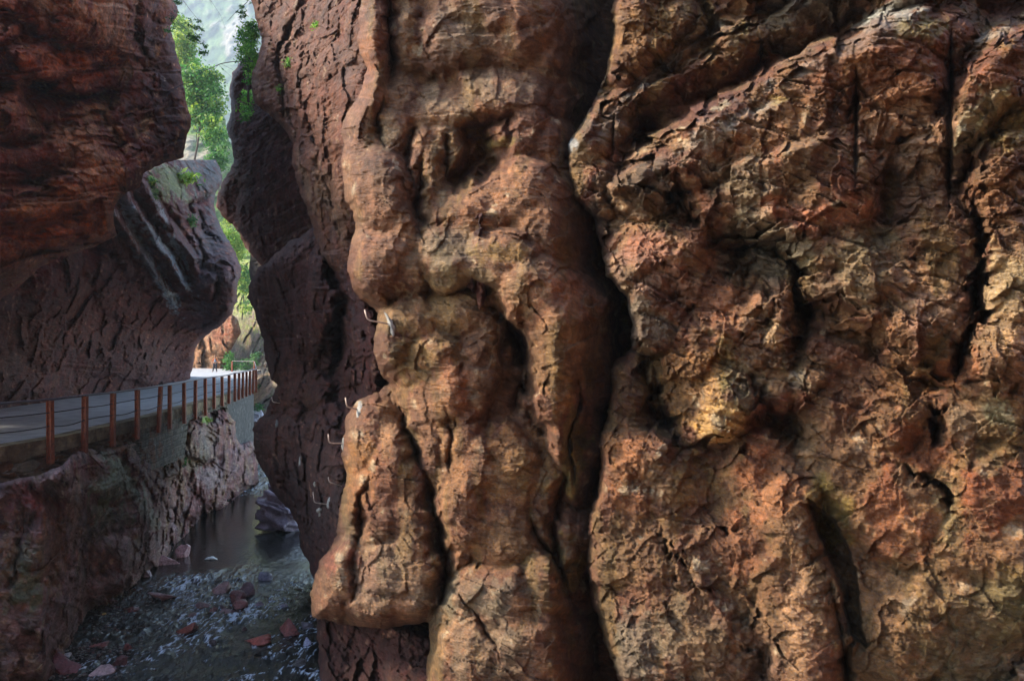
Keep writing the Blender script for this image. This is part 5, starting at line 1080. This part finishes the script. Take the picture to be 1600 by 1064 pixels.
# ================================================================== PERSON ON THE SUNLIT ROAD
def person(px, d, label):
    x, y, _ = W(px, 0, d); e = empty('person', (x, y, DZ + .0))
    J = {'pel': (0, 0, .93), 'wst': (0, 0, 1.08), 'chs': (0, -.01, 1.30), 'nek': (0, -.01, 1.46), 'hd0': (0, -.02, 1.55), 'hd1': (0, -.03, 1.66), 'hd2': (0, -.02, 1.73),
         'hl': (.10, 0, .88), 'kl': (.15, -.10, .49), 'al': (.17, .05, .09), 'tl': (.18, -.12, .04), 'hr': (-.10, 0, .88), 'kr': (-.15, -.02, .48), 'ar': (-.24, .02, .09), 'tr': (-.26, -.15, .04),
         'sl': (.18, 0, 1.40), 'el': (.27, -.03, 1.13), 'wl': (.16, -.20, 1.02), 'sr': (-.18, 0, 1.40), 'er': (-.28, .02, 1.14), 'wr': (-.26, -.12, .93)}
    R = {'pel': .15, 'wst': .135, 'chs': .155, 'nek': .06, 'hd0': .075, 'hd1': .095, 'hd2': .075, 'hl': .10, 'kl': .06, 'al': .042, 'tl': .035, 'hr': .10, 'kr': .06, 'ar': .042, 'tr': .035, 'sl': .07, 'el': .045, 'wl': .032, 'sr': .07, 'er': .045, 'wr': .032}
    E = [('pel', 'wst'), ('wst', 'chs'), ('chs', 'nek'), ('nek', 'hd0'), ('hd0', 'hd1'), ('hd1', 'hd2'), ('pel', 'hl'), ('hl', 'kl'), ('kl', 'al'), ('al', 'tl'), ('pel', 'hr'), ('hr', 'kr'), ('kr', 'ar'), ('ar', 'tr'), ('chs', 'sl'), ('sl', 'el'), ('el', 'wl'), ('chs', 'sr'), ('sr', 'er'), ('er', 'wr')]
    for s, sg in (('l', 1), ('r', -1)):                      # palm, four fingers and a thumb
        wv_ = Vector(J['w' + s]); J['p' + s] = tuple(wv_ + Vector((0, -.05, -.05))); R['p' + s] = .03; E.append(('w' + s, 'p' + s))
        for f_ in range(4):
            J[f'f{f_}{s}'] = tuple(wv_ + Vector(((f_ - 1.5) * .02, -.08 - .01 * (f_ in (1, 2)), -.12))); R[f'f{f_}{s}'] = .009; E.append(('p' + s, f'f{f_}{s}'))
        J['t' + s + 'h'] = tuple(wv_ + Vector((-sg * .05, -.07, -.06))); R['t' + s + 'h'] = .011; E.append(('p' + s, 't' + s + 'h'))
    def skin(name, keys, edges, mat, grow=0, root=None):
        me = bpy.data.meshes.new(name); ks = list(keys); me.from_pydata([J[k] for k in ks], [(ks.index(a), ks.index(b)) for a, b in edges], []); me.update()
        o = bpy.data.objects.new(name, me); COL.objects.link(o); o.parent = e
        sm = o.modifiers.new('skin', 'SKIN'); sm.use_smooth_shade = True
        for i, k in enumerate(ks): me.skin_vertices[0].data[i].radius = (R[k] + grow, R[k] * (.8 if k in ('pel', 'wst', 'chs') else 1) + grow); me.skin_vertices[0].data[i].use_root = (k == root)
        sb = o.modifiers.new('sub', 'SUBSURF'); sb.levels = sb.render_levels = 2
        me.materials.append(mat); return o
    skin('body', J.keys(), E, simple('skin', (160, 112, 86), .6), 0, 'pel')
    lk = ['pel', 'hl', 'kl', 'al', 'hr', 'kr', 'ar']; skin('trousers', lk, [a for a in E if a[0] in lk and a[1] in lk], simple('black_cloth', (38, 40, 46), .8), .02, 'pel')
    tk = ['wst', 'chs', 'sl', 'el', 'sr', 'er']; skin('orange_shirt', tk, [a for a in E if a[0] in tk and a[1] in tk], simple('orange_cloth', (176, 88, 34), .8), .02, 'chs')
    m = MB(); m.tube([(.04, -.14, 1.38), (.07, -.19, 1.25), (.08, -.18, 1.08)], .09, 10, .11); m.build('pale_bag', simple('pale_cloth', (120, 126, 134), .8), e, True)
    hv, hf = ico(3); hv = hv * np.array([.105, .115, .10]) + np.array([0, .0, 1.70]); keep = hv[:, 2] > 1.60
    hv[:, 1] = np.where((hv[:, 1] < -.06) & (hv[:, 2] < 1.70), hv[:, 1] + .05, hv[:, 1]); mesh_obj('hair', hv, hf, simple('fair_hair', (140, 100, 60), .7), e)
    m = MB()
    for s in (-1, 1): m.box((s * .035, -.123, 1.665), (.012, .006, .006))
    m.box((0, -.13, 1.635), (.011, .014, .02)); m.box((0, -.118, 1.60), (.024, .005, .005)); m.build('face', simple('face_features', (120, 70, 60), .6), e)
    return tag(e, label, 'person')
person(336, 82, 'person in orange top and black trousers standing on the sunlit road')

# the air: far slopes fade to blue
hb = MB(); hb.box((-60, 640, 395), (420, 700, 400)); hz = newmat('air')
hz[1].nodes.remove(hz[2]); pv = nd(hz[1], 'ShaderNodeVolumePrincipled'); pv.inputs['Density'].default_value = HAZE; pv.inputs['Color'].default_value = (.70, .86, 1, 1); pv.inputs['Anisotropy'].default_value = .2
hz[1].links.new(pv.outputs[0], hz[1].nodes['Material Output'].inputs['Volume'])
ho = hb.build('haze', hz[0]); tag(ho, kind='stuff')
cam = bpy.data.cameras.new('camera'); co = bpy.data.objects.new('camera', cam); COL.objects.link(co)
co.location = (0, 0, CZ); co.rotation_euler = (math.radians(90), 0, 0)
cam.lens = 27.0; cam.sensor_width = 36; cam.shift_y = 13 / 1600.0; cam.clip_end = 8000; cam.clip_start = .1
C.camera = co
C.render.resolution_x = 1024; C.render.resolution_y = 680
Ld = np.array([-.83, .03, .56]); Ld /= np.linalg.norm(Ld)
sun = bpy.data.lights.new('sun', 'SUN'); so = bpy.data.objects.new('sun', sun); COL.objects.link(so)
sun.energy = 2.15; sun.angle = math.radians(9); sun.color = (1, .86, .68)
so.rotation_euler = Vector(Ld).to_track_quat('Z', 'Y').to_euler()
w = bpy.data.worlds.new('World'); C.world = w; w.use_nodes = True
sk = w.node_tree.nodes.new('ShaderNodeTexSky'); sk.sky_type = 'NISHITA'; sk.sun_disc = False
sk.sun_elevation = math.asin(Ld[2]); sk.sun_rotation = math.atan2(Ld[0], Ld[1])
w.node_tree.links.new(sk.outputs[0], w.node_tree.nodes['Background'].inputs[0])
w.node_tree.nodes['Background'].inputs[1].default_value = .14
C.view_settings.view_transform = 'Standard'; C.view_settings.look = 'None'; C.view_settings.exposure = 2.1; C.view_settings.gamma = 1
print('done', time.time() - T0)
